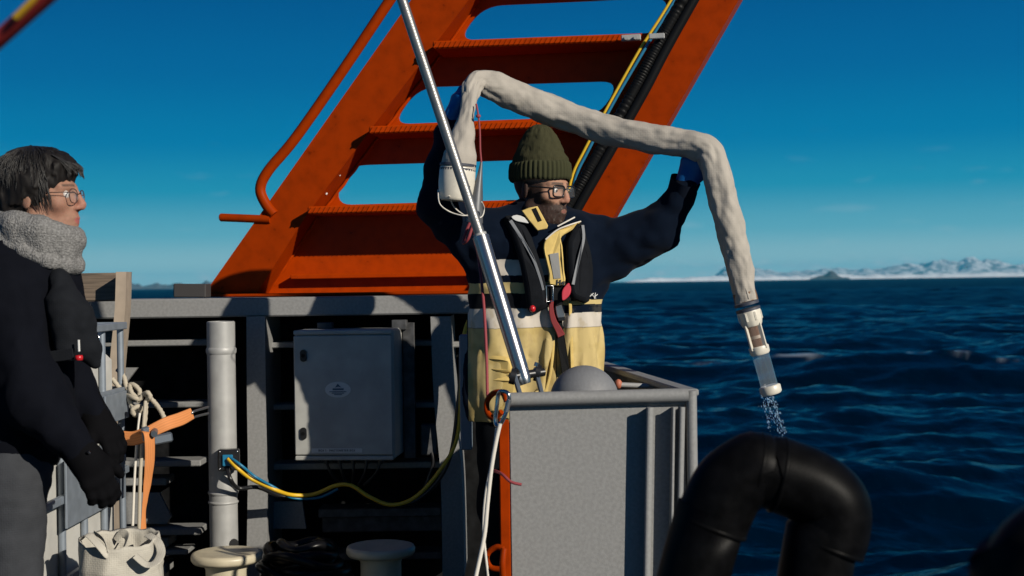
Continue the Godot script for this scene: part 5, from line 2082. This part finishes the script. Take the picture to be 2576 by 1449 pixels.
	for i in cp.size():
		for j in nc:
			var a := TAU * j / (nc - 1)
			var rr: float = cp[i][1] + 0.0055 * (absf(sin(a * 20.0)) - 0.5) * (1.0 if i in [2, 3, 4] else 0.4)
			rows.append(bo + bb * Vector3(cos(a) * rr * 0.91, float(cp[i][0]) + 0.002 * sin(a * 5.0) + 0.004 * sin(a), sin(a) * rr * 1.07))
	m = MB.new()
	m.grid(cp.size(), nc, rows, false, PackedVector2Array(), true)
	obj("ribbed_cuff", m, wool2, cap)

	# ---- jacket
	var js := Sdf.new()
	var tz := -d
	var sl := P(1252, 592, 4.72)
	var sr := P(1462, 594, 4.76)
	for q: Array in [[1262, 1418, 0.128], [1430, 1424, 0.12]]:
		var a := P(q[0], 640, d)
		var b := P(q[0] + (8 if q[0] < 1300 else -2), 1000, d)
		a.z = tz
		b.z = tz
		js.cap(a, b, 0.118, 0.118, 0.06)
	var ma := P(1345, 620, d)
	ma.z = tz
	var mb2 := P(1345, 980, d)
	mb2.z = tz
	js.cap(ma, mb2, 0.128, 0.128, 0.05)
	# skirt flare at the pocket side
	js.cap(P(1262, 940, d), P(1258, 1010, d), 0.125, 0.12, 0.05)
	# shoulders
	js.cap(P(1300, 572, 4.75), P(1410, 572, 4.77), 0.075, 0.075, 0.05)
	js.cap(sl, P(1300, 590, 4.75), 0.085, 0.085, 0.05)
	js.cap(sr, P(1410, 590, 4.76), 0.085, 0.085, 0.05)
	# his right arm (photo left), raised
	var el := P(1106, 518, 4.7)
	js.cap(P(1236, 612, 4.72), el, 0.088, 0.07, 0.05)
	js.cap(P(1215, 655, 4.72), P(1140, 575, 4.72), 0.068, 0.059, 0.05)
	js.cap(el, P(1112, 420, 4.69), 0.073, 0.06, 0.05)
	js.cap(P(1112, 420, 4.69), P(1132, 318, 4.68), 0.058, 0.044, 0.03)
	# his left arm (photo right)
	var er := P(1650, 580, 4.72)
	js.cap(P(1478, 625, 4.76), er, 0.09, 0.078, 0.06)
	js.cap(P(1490, 690, 4.76), P(1606, 622, 4.74), 0.06, 0.06, 0.05)
	js.cap(er, P(1722, 474, 4.65), 0.074, 0.047, 0.05)
	# neck
	js.cap(P(1350, 545, 4.74), P(1350, 590, 4.75), 0.082, 0.1, 0.03)
	var jn := fnl(73, 1.0, 3)
	jn.fractal_type = FastNoiseLite.FRACTAL_RIDGED
	js.noise = jn
	js.namp = 0.001
	js.nscale = Vector3(7.5, 4.6, 7.5)
	var belt_y := P(1345, 775, d).y
	var jn2 := fnl(75, 1.0, 2)
	js.extra = func(q: Vector3) -> float:
		var low := smoothstep(0.03, -0.05, q.y - belt_y)
		var down := -absf(jn2.get_noise_3d(q.x * 11.0, q.y * 2.2, q.z * 11.0)) * 0.04 + 0.01
		var dia := -absf(jn2.get_noise_3d(q.x * 6.0 + q.y * 4.0 + 30.0, q.y * 6.5 - q.x * 3.5, q.z * 6.0)) * 0.02 + 0.006
		return lerpf(dia, down, low)
	js.floor_y = P(1260, 1056, d).y
	# colour by place on the cloth: u across, v down, one texel per measured pixel at the chest
	var X0 := P(1030, 724, 4.64).x
	var pxm := 4.64 / F
	var Y0 := P(1345, 470, 4.64).y
	var uvj := func(p: Vector3) -> Vector2: return Vector2((p.x - X0) / (pxm * 760.0), (Y0 - p.y) / (pxm * 640.0))
	var im := Image.create(760, 640, false, Image.FORMAT_RGB8)
	var navy := dye(0.0042, 0.0078, 0.0175)
	var yellow := dye(0.54, 0.42, 0.185)
	var yel2 := dye(0.44, 0.33, 0.13)
	var cream := dye(0.56, 0.51, 0.44)
	var black := dye(0.008, 0.009, 0.012)
	var st := fnl(74, 0.011, 4)
	for y in 640:
		var py := y + 470.0
		for x in 760:
			var qx := x + 1030.0
			var c := navy
			var n := st.get_noise_2d(x, y)
			var wob := n * 5.0
			var yy := py + wob * 0.6
			var left := qx < 1395.0
			if qx > 1172.0 and qx < 1530.0:
				if left:
					if yy > 652 and yy < 691 and qx > 1236:
						c = cream
					elif yy >= 691 and yy < 709:
						c = navy
					elif yy >= 709 and yy < 736:
						c = yellow
					elif yy >= 736 and yy < 774:
						c = black
					elif yy >= 774 and yy < 824:
						c = cream
					elif yy >= 824:
						c = yellow.lerp(yel2, clampf(n * 2.0, 0, 1))
				else:
					if yy > 756 and yy < 768:
						c = yellow
					elif yy >= 768 and yy < 788:
						c = navy
					elif yy >= 788 and yy < 824:
						c = cream
					elif yy >= 824:
						c = yellow.lerp(yel2, clampf(n * 2.0, 0, 1))
				if yy > 770:
					var grime := clampf(st.get_noise_2d(x * 3.0 + 400.0, y * 1.6) * 1.5 - 0.25, 0, 0.5)
					c = c.lerp(dye(0.34, 0.25, 0.13), grime * 0.6)
					if absf(qx - 1296 - (py - 870) * 0.05) < 10 and absf(py - 862) < 26:
						c = c.lerp(dye(0.5, 0.27, 0.03), 0.5 * (1.0 - absf(py - 862) / 26.0))
				if absf(qx - 1396.0) < 1.6 and yy > 700:
					c = c.darkened(0.45)
				if (absf(yy - 824.0) < 1.0 or absf(yy - 774.0) < 1.0) and c != navy:
					c = c.darkened(0.25)
			im.set_pixel(x, y, c)
	var jm := StandardMaterial3D.new()
	jm.resource_name = "jacket_cloth"
	jm.albedo_texture = ImageTexture.create_from_image(im)
	jm.texture_repeat = false
	jm.roughness = 0.8
	cloth(jm)
	var jacket := obj("jacket", js.build(0.0105, uvj), jm, t)
	# what lies on the chest follows this front
	var cx := P(1345, 700, 4.64).x
	var front := func(x: float, y: float) -> float:
		var dx := absf(x - cx)
		var fl_ := 0.129
		var flat := 0.085
		var z := fl_ if dx < flat else sqrt(maxf(0.0004, fl_ * fl_ - pow(dx - flat, 2.0)))
		# shoulders lean back
		var hi := maxf(0.0, y - P(1345, 640, 4.64).y)
		return tz + z - 0.012 - hi * 0.28
	var dd := 4.625
	# lifejacket: two padded lobes, collar loop
	var vest := cloth(mat("vest_cloth", Color(0.014, 0.0155, 0.019), 0.75, 0.0, "mottle", 6.0, "weave", 6.0, 0.04))
	var grey := mat("vest_piping", Color(0.19, 0.2, 0.215), 0.5)
	m = MB.new()
	pad(m, [Vector2(1268, 548), Vector2(1300, 545), Vector2(1328, 575), Vector2(1345, 620), Vector2(1360, 665), Vector2(1372, 715), Vector2(1378, 765), Vector2(1352, 784), Vector2(1328, 780), Vector2(1318, 720), Vector2(1306, 660), Vector2(1288, 600)], dd, front, 0.012, 0.042, 0.018)
	var l1 := obj("lifejacket_lobe", m, vest, t)
	m = MB.new()
	pad(m, ribbon([Vector2(1284, 555), Vector2(1312, 600), Vector2(1340, 650), Vector2(1358, 700), Vector2(1366, 730)], 9.0, 6.0), dd, front, 0.05, 0.006, 0.001, 1)
	obj("piping", m, grey, l1)
	m = MB.new()
	pad(m, [Vector2(1286, 546), Vector2(1300, 541), Vector2(1320, 548), Vector2(1330, 562), Vector2(1312, 560), Vector2(1296, 556)], dd, front, 0.054, 0.006, 0.002, 2)
	obj("maker_patch", m, M.white_print, l1)
	m = MB.new()
	pad(m, [Vector2(1452, 560), Vector2(1470, 568), Vector2(1478, 600), Vector2(1492, 640), Vector2(1494, 700), Vector2(1482, 758), Vector2(1450, 756), Vector2(1432, 740), Vector2(1426, 690), Vector2(1424, 620), Vector2(1436, 585)], dd, front, 0.012, 0.045, 0.02)
	var l2 := obj("lifejacket_lobe", m, vest, t)
	m = MB.new()
	pad(m, ribbon([Vector2(1466, 566), Vector2(1468, 600), Vector2(1458, 640), Vector2(1448, 680), Vector2(1440, 716)], 8.0, 8.0), dd, front, 0.056, 0.006, 0.001, 1)
	obj("piping", m, grey, l2)
	# belt, buckle frame, clip, red pulls
	m = MB.new()
	pad(m, [Vector2(1188, 738), Vector2(1330, 738), Vector2(1330, 776), Vector2(1188, 778)], dd, front, 0.004, 0.02, 0.004, 1)
	obj("belt", m, vest, t)
	m = MB.new()
	pad(m, [Vector2(1376, 722), Vector2(1436, 722), Vector2(1436, 756), Vector2(1376, 756)], dd, front, 0.02, 0.02, 0.003, 1)
	obj("belt_web", m, M.black_rubber, t)
	var fz := func(x: float, y: float, off: float) -> Vector3:
		var w := P(x, y, dd)
		w.z = float(front.call(w.x, w.y)) + off
		return w
	m = MB.new()
	m.tube(PackedVector3Array([fz.call(1373, 719, 0.05), fz.call(1390, 719, 0.05), fz.call(1391, 757, 0.05), fz.call(1374, 759, 0.05), fz.call(1373, 719, 0.05)]), fl([0.0032]), 8)
	obj("buckle_frame", m, M.steel, t)
	m = MB.new()
	pad(m, ribbon([Vector2(1404, 690), Vector2(1408, 740), Vector2(1404, 800), Vector2(1412, 860), Vector2(1424, 940)], 17.0, 22.0), dd, front, 0.014, 0.01, 0.002, 1)
	obj("crotch_strap", m, M.black_rubber, t)
	m = MB.new()
	pad(m, [Vector2(1396, 770), Vector2(1412, 766), Vector2(1420, 790), Vector2(1419, 802), Vector2(1403, 804), Vector2(1398, 790)], dd, front, 0.022, 0.016, 0.003, 1)
	obj("clip", m, M.steel_dull, t)
	m = MB.new()
	pad(m, [Vector2(1402, 798), Vector2(1420, 796), Vector2(1421, 806), Vector2(1404, 808)], dd, front, 0.026, 0.016, 0.003, 1)
	obj("clip_end", m, M.black_plastic, t)
	m = MB.new()
	pad(m, ribbon([Vector2(1389, 745), Vector2(1386, 775), Vector2(1392, 805), Vector2(1405, 830), Vector2(1412, 845)], 9.0, 20.0), dd, front, 0.03, 0.008, 0.002, 1)
	obj("red_pull", m, mat("pull_red", Color(0.22, 0.018, 0.02), 0.6), t)
	m = MB.new()
	pad(m, [Vector2(1412, 735), Vector2(1418, 722), Vector2(1430, 712), Vector2(1436, 728), Vector2(1430, 745), Vector2(1414, 756)], dd, front, 0.045, 0.008, 0.002, 3)
	obj("red_tab", m, mat("tab_red", Color(0.5, 0.02, 0.045), 0.5), t)
	m = MB.new()
	m.ball(fz.call(1339, 776, 0.058), Vector3(0.011, 0.012, 0.011), Basis.IDENTITY, 14)
	obj("red_bead", m, M.red_plastic, t)
	# yellow storm flap with grey reflector, and the collar
	var ym := mat("flap_yellow", Color(0.74, 0.54, 0.19), 0.75, 0.0, "mottle", 7.0)
	cloth(ym)
	m = MB.new()
	pad(m, [Vector2(1462, 557), Vector2(1440, 566), Vector2(1420, 572), Vector2(1392, 584), Vector2(1372, 602), Vector2(1366, 625), Vector2(1372, 655), Vector2(1380, 690), Vector2(1382, 716), Vector2(1420, 716), Vector2(1418, 680), Vector2(1414, 620), Vector2(1410, 600), Vector2(1420, 590), Vector2(1440, 578)], dd, front, 0.03, 0.014, 0.004, 2)
	var flap := obj("storm_flap", m, ym, t)
	m = MB.new()
	pad(m, [Vector2(1381, 640), Vector2(1404, 636), Vector2(1410, 700), Vector2(1392, 702)], dd, front, 0.0425, 0.0035, 0.001, 1)
	obj("reflector", m, mat("reflector_grey", Color(0.4, 0.39, 0.37), 0.45, 0.3, "speckle", 30.0), flap)
	lettering("He", fz.call(1410, 711, 0.0465), Basis(Vector3.BACK, -0.08), 0.026, M.dark_print, flap)
	m = MB.new()
	pad(m, [Vector2(1312, 530), Vector2(1330, 523), Vector2(1352, 519), Vector2(1378, 568), Vector2(1376, 576), Vector2(1352, 582), Vector2(1330, 556)], dd, front, 0.055, 0.012, 0.003, 1)
	var col := obj("collar_flap", m, ym, t)
	m = MB.new()
	pad(m, [Vector2(1337, 527), Vector2(1348, 523), Vector2(1363, 556), Vector2(1353, 560)], dd, front, 0.066, 0.003, 0.001, 1)
	obj("collar_tab", m, M.black_rubber, col)
	var nav := cloth(mat("navy_cloth", Color(0.0085, 0.012, 0.022), 0.75, 0.0, "mottle", 6.0))
	var cs := Sdf.new()
	for i in 9:
		var a0 := deg_to_rad(lerpf(-72, 252, i / 9.0))
		var a1 := deg_to_rad(lerpf(-72, 252, (i + 1) / 9.0))
		var cc := P(1352, 562, 4.745)
		cs.cap(cc + Vector3(cos(a0) * 0.086, 0.012 * sin(a0), -sin(a0) * 0.08), cc + Vector3(cos(a1) * 0.086, 0.012 * sin(a1), -sin(a1) * 0.08), 0.026, 0.026, 0.02)
		cs.cap(cc + Vector3(cos(a0) * 0.082, 0.014 + 0.02 * sin(a0), -sin(a0) * 0.077), cc + Vector3(cos(a1) * 0.082, 0.014 + 0.02 * sin(a1), -sin(a1) * 0.077), 0.018, 0.018, 0.02)
	cs.noise = jn
	cs.namp = 0.006
	cs.nscale = Vector3(10, 10, 10)
	obj("collar", cs.build(0.008), nav, t)
	m = MB.new()
	m.tube(smooth(PackedVector3Array([fz.call(1402, 570, 0.05), fz.call(1428, 556, 0.046), fz.call(1446, 546, 0.03)]), 5), fl([0.0028]), 6)
	m.tube(smooth(PackedVector3Array([fz.call(1372, 603, 0.045), fz.call(1400, 580, 0.048), fz.call(1430, 567, 0.046), fz.call(1462, 556, 0.03)]), 5), fl([0.0028]), 6)
	obj("collar_piping", m, M.cord_white, t)
	# white embroidery at the side
	m = MB.new()
	for q: Array in [[1484, 746, 1494, 738], [1488, 740, 1502, 752], [1496, 748, 1506, 741], [1500, 737, 1497, 752]]:
		var e0: Vector3 = fz.call(q[0], q[1], 0.05)
		var e1: Vector3 = fz.call(q[2], q[3], 0.05)
		m.cyl(e0, e1, 0.0017, -1, 5)
	var emb := obj("side_print", m, M.white_print, t)
	emb.set_meta("kind", "stuff")
	# yellow placket, pockets with flaps on the skirt
	m = MB.new()
	pad(m, ribbon([Vector2(1434, 760), Vector2(1436, 830), Vector2(1438, 900), Vector2(1440, 960)], 9.0, 9.0), dd, front, 0.004, 0.012, 0.003, 1)
	pad(m, ribbon([Vector2(1390, 790), Vector2(1392, 860), Vector2(1384, 940), Vector2(1370, 990)], 8.0, 8.0), dd, front, 0.004, 0.012, 0.003, 1)
	obj("placket", m, ym, t)
	for q: Array in [[[1206, 900], [1240, 894], [1284, 902], [1288, 934], [1250, 938], [1200, 930]], [[1196, 955], [1230, 948], [1300, 954], [1302, 1010], [1250, 1040], [1192, 1030]]]:
		m = MB.new()
		var ol: Array = []
		for e: Array in q:
			ol.append(Vector2(e[0], e[1]))
		pad(m, ol, dd, front, 0.006, 0.026, 0.012, 3)
		obj("pocket", m, ym, t)
	m = MB.new()
	pad(m, ribbon([Vector2(1196, 943), Vector2(1240, 944), Vector2(1304, 948)], 9.0, 9.0), dd, front, 0.004, 0.016, 0.002, 1)
	obj("pocket_zip", m, M.black_rubber, t)

	# ---- trousers and boots
	var ts := Sdf.new()
	var py := P(1345, 1000, d).y
	for q: Array in [[1270, -0.02], [1425, 0.03]]:
		var a := P(q[0], 1000, d)
		ts.cap(a, Vector3(a.x - 0.01, 0.5, tz + 0.02), 0.112, 0.085, 0.04)
		ts.cap(Vector3(a.x - 0.01, 0.5, tz + 0.02), Vector3(a.x, 0.07, tz), 0.085, 0.07, 0.04)
		ts.cap(Vector3(a.x, 0.05, tz - 0.03), Vector3(a.x + 0.02, 0.045, tz + 0.16), 0.05, 0.045, 0.03)
	ts.cap(P(1270, 990, d), P(1425, 990, d), 0.11, 0.11, 0.05)
	ts.noise = jn
	ts.namp = 0.008
	ts.nscale = Vector3(7, 5, 7)
	ts.floor_y = 0.001
	obj("trousers", ts.build(0.016), cloth(mat("trouser_black", Color(0.008, 0.009, 0.011), 0.8)), t)

	# ---- gloved hands
	var w1 := P(1136, 306, 4.68)
	var g1 := hand_sdf(w1, P(1156, 226, 4.67) - w1, Vector3(-0.75, 0.25, 0.45), true, 0.62, 1.06)
	g1.cap(w1 - (P(1156, 226, 4.67) - w1).normalized() * 0.06, w1, 0.034, 0.03, 0.02)
	obj("glove", g1.build(0.0042), M.glove_blue, t)
	var w2 := P(1722, 468, 4.65)
	var g2 := hand_sdf(w2, P(1748, 392, 4.62) - w2, Vector3(-0.45, -0.1, 0.88), false, 0.6, 1.08)
	g2.cap(w2 - (P(1748, 392, 4.62) - w2).normalized() * 0.05, w2, 0.036, 0.031, 0.02)
	obj("glove", g2.build(0.0042), M.glove_blue, t)
	# flared cuff of the left sleeve, bare wrist showing
	m = MB.new()
	var c0 := P(1708, 500, 4.67)
	var c1 := P(1724, 454, 4.64)
	m.tube(PackedVector3Array([c0, c0.lerp(c1, 0.5), c1]), fl([0.047, 0.049, 0.052]), 28, false, func(s: float, a: float) -> float: return 0.004 * sin(a * 3.0 + 1.0))
	obj("cuff", m, nav, t)


func make_woman() -> void:
	var d := 3.75
	var foot := P(20, 1200, d)
	var t := thing("person", Vector3(foot.x, 0, foot.z), "dark haired person in glasses and a grey wool snood, seen in profile", "person")
	var hb := Basis(Vector3.UP, deg_to_rad(88)) * Basis(Vector3.RIGHT, deg_to_rad(-2))
	var hp := P(104, 498, d)
	var hs := head_sdf(0.93, 1.1)
	var nb := fnl(81, 60.0, 3)
	var tint := func(q: Vector3) -> Color:
		var c := Color(0.27, 0.145, 0.1)
		c = c.lerp(Color(0.4, 0.145, 0.11), 0.55 * clampf(1.0 - (q - Vector3(0, -0.03, 0.11)).length() / 0.035, 0, 1))
		c = c.lerp(Color(0.38, 0.145, 0.105), 0.3 * clampf(1.0 - (q - Vector3(0.045 * signf(q.x), -0.03, 0.06)).length() / 0.035, 0, 1))
		var lipd := Vector2(q.x * 0.75, (q.y + 0.067) * 1.5).length()
		if lipd < 0.0135 and q.z > 0.07:
			c = Color(0.32, 0.1, 0.09)
		var brow := smoothstep(0.005, 0.002, absf(q.y - 0.029 + 0.1 * maxf(0.0, absf(q.x) - 0.03))) * smoothstep(0.006, 0.011, absf(q.x)) * smoothstep(0.054, 0.046, absf(q.x)) * smoothstep(0.05, 0.07, q.z)
		c = c.lerp(Color(0.05, 0.035, 0.028), brow * 0.8)
		return c * (1.0 + 0.16 * nb.get_noise_3dv(q) + 0.1 * nb.get_noise_3dv(q * 4.0))
	var body := obj("head", hs.build(0.0036, null, tint), M.skin, t)
	body.transform = Transform3D(hb, hp - t.position)
	eyes(t, hp, hb, Vector3(0.0, -0.02, 1))
	glasses(t, hp + hb * Vector3(0, -0.002, 0.107), hb, 0.023, 0.0195, 0.0014, mat("frame_brown", Color(0.06, 0.03, 0.025), 0.35), lens_glass(), 0.105)
	# ---- hair: a cropped mass and many single strands
	var hair := mat("hair_dark", Color(0.009, 0.0075, 0.007), 0.62)
	hair.metallic_specular = 0.3
	var hn := fnl(82, 1.0, 3)
	var hh := Sdf.new()
	hh.ell(Vector3(0, 0.047, -0.022), Vector3(0.087, 0.094, 0.109), 0.02)
	hh.ell(Vector3(0, -0.015, -0.062), Vector3(0.08, 0.075, 0.062), 0.03)
	hh.ell(Vector3(0, 0.085, 0.05), Vector3(0.062, 0.036, 0.05), 0.03)
	for e: float in [-1.0, 1.0]:
		hh.ell(Vector3(e * 0.074, 0.022, -0.006), Vector3(0.018, 0.046, 0.046), 0.02)
	hh.noise = hn
	hh.namp = 0.011
	hh.nscale = Vector3(46, 11, 34)
	var hm := obj("hair", hh.build(0.0048), hair, t)
	hm.transform = Transform3D(hb, hp - t.position)
	var sm := MB.new()
	var r := RandomNumberGenerator.new()
	r.seed = 23
	for i in 900:
		# start near the crown, fall down and forward over the skull
		var a := r.randf_range(-PI, PI)
		var a2 := a + r.randf_range(-0.2, 0.2)
		var reach := r.randf_range(0.55, 1.0)
		var drop := 1.75 if absf(a) > 1.1 else 0.98
		if absf(a) > 0.45 and absf(a) <= 1.1:
			drop = 1.2
		var line := PackedVector3Array()
		for k in 7:
			var f := k / 6.0
			var th := lerpf(r.randf_range(0.1, 0.35) if k == 0 else 0.2, drop * reach, f)
			var ang := lerpf(a, a2, f)
			var n := Vector3(sin(ang) * sin(th), cos(th), cos(ang) * sin(th))
			var lift := 1.02 + (0.05 if i % 3 else 0.13) * f * r.randf() + (0.05 * f * f if absf(a) < 0.6 else 0.0)
			line.append(Vector3(0, 0.042, -0.02) + n * Vector3(0.088, 0.1, 0.113) * lift + Vector3(0, -0.006 * f, 0))
		var w := r.randf_range(0.0009, 0.0018)
		sm.tube(line, fl([w, w, w, w, w * 0.9, w * 0.6, w * 0.2]), 4, false)
	# side locks in front of the ear and fringe tips
	for i in 150:
		var e := -1.0 if i % 2 else 1.0
		var s0 := Vector3(e * r.randf_range(0.074, 0.084), r.randf_range(0.04, 0.07), r.randf_range(-0.035, 0.045))
		var len := r.randf_range(0.05, 0.1)
		var p := PackedVector3Array()
		for k in 5:
			var f := k / 4.0
			p.append(s0 + Vector3(e * (0.006 * sin(PI * f) - 0.006 * f), -len * f, 0.012 * f + r.randf_range(-0.003, 0.003)))
		sm.tube(p, fl([0.0014, 0.0014, 0.0012, 0.0008, 0.0003]), 4, false)
	for i in 110:
		var x := r.randf_range(-0.055, 0.055)
		var p := PackedVector3Array()
		var y1 := r.randf_range(0.05, 0.078)
		for k in 5:
			var f := k / 4.0
			p.append(Vector3(x + 0.012 * f * r.randf_range(0.5, 1.0), lerpf(0.112, y1, f), lerpf(0.055, 0.112 - 4.0 * x * x, sin(f * 1.5)) + r.randf_range(-0.002, 0.002)))
		sm.tube(p, fl([0.0015, 0.0015, 0.0013, 0.001, 0.0003]), 4, false)
	for i in 12:
		var s0 := Vector3(r.randf_range(-0.04, 0.04), r.randf_range(0.05, 0.11), -0.12)
		var p := PackedVector3Array()
		for k in 5:
			var f := k / 4.0
			p.append(s0 + Vector3(0, 0.05 * f - 0.01 * f * f, -0.035 * f + 0.03 * f * f))
		sm.tube(p, fl([0.0009, 0.0008, 0.0007, 0.0005, 0.0002]), 4, false)
	var so := obj("strands", sm, mat("hair_strand", Color(0.012, 0.0105, 0.0098), 0.5), hm)
	so.position = Vector3.ZERO
	so.set_meta("kind", "stuff")
	# ---- wool snood: an upper collar and a lower roll
	var wool := cloth(mat("grey_wool", Color(0.35, 0.345, 0.34), 0.95, 0.0, "wear", 13.0, "wool", 13.0, 0.35))
	var ss := Sdf.new()
	var loop := func(list: Array, k: float, back: float) -> void:
		# near side points (x, y, radius px) and the far side mirrored behind the neck
		var nearp: Array[Vector3] = []
		var farp: Array[Vector3] = []
		for q: Array in list:
			nearp.append(P(q[0], q[1], d - float(q[3])))
			farp.append(P(q[0], float(q[1]) - back * 2.0, d + float(q[3])))
		for i in list.size() - 1:
			ss.cap(nearp[i], nearp[i + 1], float(list[i][2]) / F * d, float(list[i + 1][2]) / F * d, k)
			ss.cap(farp[i], farp[i + 1], float(list[i][2]) / F * d, float(list[i + 1][2]) / F * d, k)
		ss.cap(nearp[0], farp[0], float(list[0][2]) / F * d, float(list[0][2]) / F * d, k)
		var l := list.size() - 1
		ss.cap(nearp[l], farp[l], float(list[l][2]) / F * d, float(list[l][2]) / F * d, k)
	loop.call([[-20, 560, 26, 0.06], [40, 566, 30, 0.088], [100, 582, 34, 0.086], [150, 600, 32, 0.06], [180, 606, 29, 0.02]], 0.03, 2.0)
	loop.call([[-20, 585, 22, 0.07], [50, 600, 25, 0.09], [110, 622, 28, 0.084], [160, 640, 26, 0.055], [174, 644, 22, 0.015]], 0.02, 2.0)
	loop.call([[-20, 604, 18, 0.09], [60, 630, 19, 0.108], [118, 656, 21, 0.096], [164, 668, 22, 0.062], [190, 668, 23, 0.02]], 0.005, 2.0)
	var wn := fnl(83, 1.0, 3)
	ss.noise = wn
	ss.namp = 0.0035
	ss.nscale = Vector3(46, 26, 46)
	var wf := fnl(85, 120.0, 1)
	ss.extra = func(q: Vector3) -> float: return 0.0022 * wf.get_noise_3dv(q)
	obj("snood", ss.build(0.0056), wool, t)
	# ---- jacket
	var js := Sdf.new()
	var navy := cloth(mat("coat_navy", Color(0.006, 0.0068, 0.0105), 0.85, 0.0, "mottle", 5.0, "fine", 5.0, 0.04))
	js.cap(P(-20, 700, d + 0.0), P(20, 1100, d), 0.15, 0.145, 0.05)
	js.cap(P(60, 720, d - 0.02), P(80, 1000, d), 0.135, 0.12, 0.06)
	js.cap(P(-60, 700, d), P(-50, 1120, d), 0.14, 0.15, 0.06)
	js.cap(P(20, 1100, d), P(0, 1150, d), 0.145, 0.13, 0.05)
	js.cap(P(60, 640, d), P(20, 690, d), 0.1, 0.13, 0.05)
	js.cap(P(130, 690, d), P(150, 800, d), 0.075, 0.08, 0.05)
	# near arm
	var sh := P(0, 730, d - 0.13)
	var elb := P(90, 1010, d - 0.17)
	var wr := P(196, 1128, d - 0.17)
	js.cap(sh, elb, 0.088, 0.075, 0.05)
	js.cap(elb, wr, 0.075, 0.052, 0.05)
	# far arm
	js.cap(P(80, 740, d + 0.13), P(180, 960, d + 0.12), 0.085, 0.062, 0.05)
	js.cap(P(180, 960, d + 0.12), P(240, 1048, d + 0.1), 0.06, 0.048, 0.04)
	var jn := fnl(84, 1.0, 3)
	jn.fractal_type = FastNoiseLite.FRACTAL_RIDGED
	js.noise = jn
	js.namp = 0.011
	js.nscale = Vector3(8, 4.5, 8)
	js.floor_y = P(0, 1186, d - 0.1).y
	obj("jacket", js.build(0.012), navy, t)
	# lifejacket hanging at the front
	var vs := Sdf.new()
	var vest: Material = M.vest_cloth
	vs.cap(P(150, 700, d - 0.09), P(200, 800, d - 0.1), 0.03, 0.036, 0.03)
	vs.cap(P(200, 800, d - 0.1), P(226, 880, d - 0.09), 0.036, 0.032, 0.03)
	vs.cap(P(226, 880, d - 0.09), P(240, 914, d - 0.08), 0.03, 0.018, 0.02)
	vs.cap(P(150, 760, d - 0.12), P(170, 880, d - 0.12), 0.04, 0.034, 0.03)
	vs.noise = jn
	vs.namp = 0.005
	vs.nscale = Vector3(10, 10, 10)
	obj("lifejacket", vs.build(0.007), vest, t)
	var m := MB.new()
	m.cyl(P(198, 855, d - 0.165), P(199, 884, d - 0.165), 0.0032, -1, 8)
	obj("indicator_pin", m, M.white_print, t)
	m = MB.new()
	m.lathe(P(199, 900, d - 0.165), PackedVector2Array([Vector2(0, -0.007), Vector2(0.0095, -0.0065), Vector2(0.0105, 0.0), Vector2(0.0095, 0.0065), Vector2(0, 0.007)]), 18)
	obj("red_cap", m, M.red_plastic, t)
	m = MB.new()
	m.tube(smooth(pts([Vector3(244, 842, d - 0.08), Vector3(250, 850, d - 0.08), Vector3(249, 868, d - 0.08)], 0), 4), fl([0.003]), 7)
	obj("buckle", m, M.steel, t)
	m = MB.new()
	m.bar(P(110, 900, d - 0.15), P(185, 890, d - 0.155), 0.03, 0.006, Vector3.UP)
	obj("belt", m, vest, t)
	# ---- trousers
	var ts := Sdf.new()
	var kn := P(20, 1200, d)
	for e: float in [-1.0, 1.0]:
		var z := d + e * 0.085 + 0.01
		ts.cap(P(28, 1200, z), P(34, 1500, z), 0.1, 0.078, 0.03)
		var k := P(34, 1500, z)
		ts.cap(k, Vector3(k.x - 0.03, 0.09, k.z), 0.078, 0.062, 0.03)
		ts.cap(Vector3(k.x - 0.03, 0.045, k.z), Vector3(k.x + 0.13, 0.04, k.z), 0.045, 0.04, 0.03)
	ts.cap(P(20, 1180, d), P(20, 1130, d), 0.12, 0.12, 0.05)
	ts.noise = jn
	ts.namp = 0.008
	ts.nscale = Vector3(3, 15, 3)
	ts.floor_y = 0.001
	obj("trousers", ts.build(0.012), cloth(mat("trouser_grey", Color(0.052, 0.055, 0.062), 0.85, 0.0, "mottle", 5.0, "weave", 12.0, 0.04)), t)
	# ---- gloves
	var g1 := hand_sdf(wr + Vector3(0.01, -0.01, 0), P(248, 1215, d - 0.17) - wr, Vector3(0.45, 0.25, 0.75), true, 0.42, 1.35, 0.03, 1.0)
	g1.cap(P(180, 1110, d - 0.17), P(218, 1160, d - 0.17), 0.047, 0.042, 0.02)
	obj("glove", g1.build(0.005), M.glove_black, t)
	var w2 := P(236, 1042, d + 0.1)
	var g2 := hand_sdf(w2, P(285, 1100, d + 0.08) - w2, Vector3(0.6, 0.45, 0.35), false, 0.5, 1.3, 0.06)
	g2.cap(P(216, 1010, d + 0.1), w2, 0.046, 0.04, 0.02)
	obj("glove", g2.build(0.005), M.glove_black, t)
	m = MB.new()
	m.cyl(P(221, 1136, d - 0.215), P(225, 1140, d - 0.21), 0.004, -1, 8)
	obj("cord_end", m, M.steel, t)


func _ready() -> void:
	rng.seed = 7
	make_camera()
	make_sky()
	make_textures()
	make_materials()
	var t0 := Time.get_ticks_msec()
	make_sea()
	make_land()
	make_deck()
	make_bulwark()
	make_frame()
	make_fittings()
	make_left()
	make_bollards()
	make_coil()
	make_bay()
	make_pole()
	make_near()
	make_net()
	print("net ", Time.get_ticks_msec() - t0)
	make_man()
	print("man ", Time.get_ticks_msec() - t0)
	make_woman()
	print("boat ", Time.get_ticks_msec() - t0)
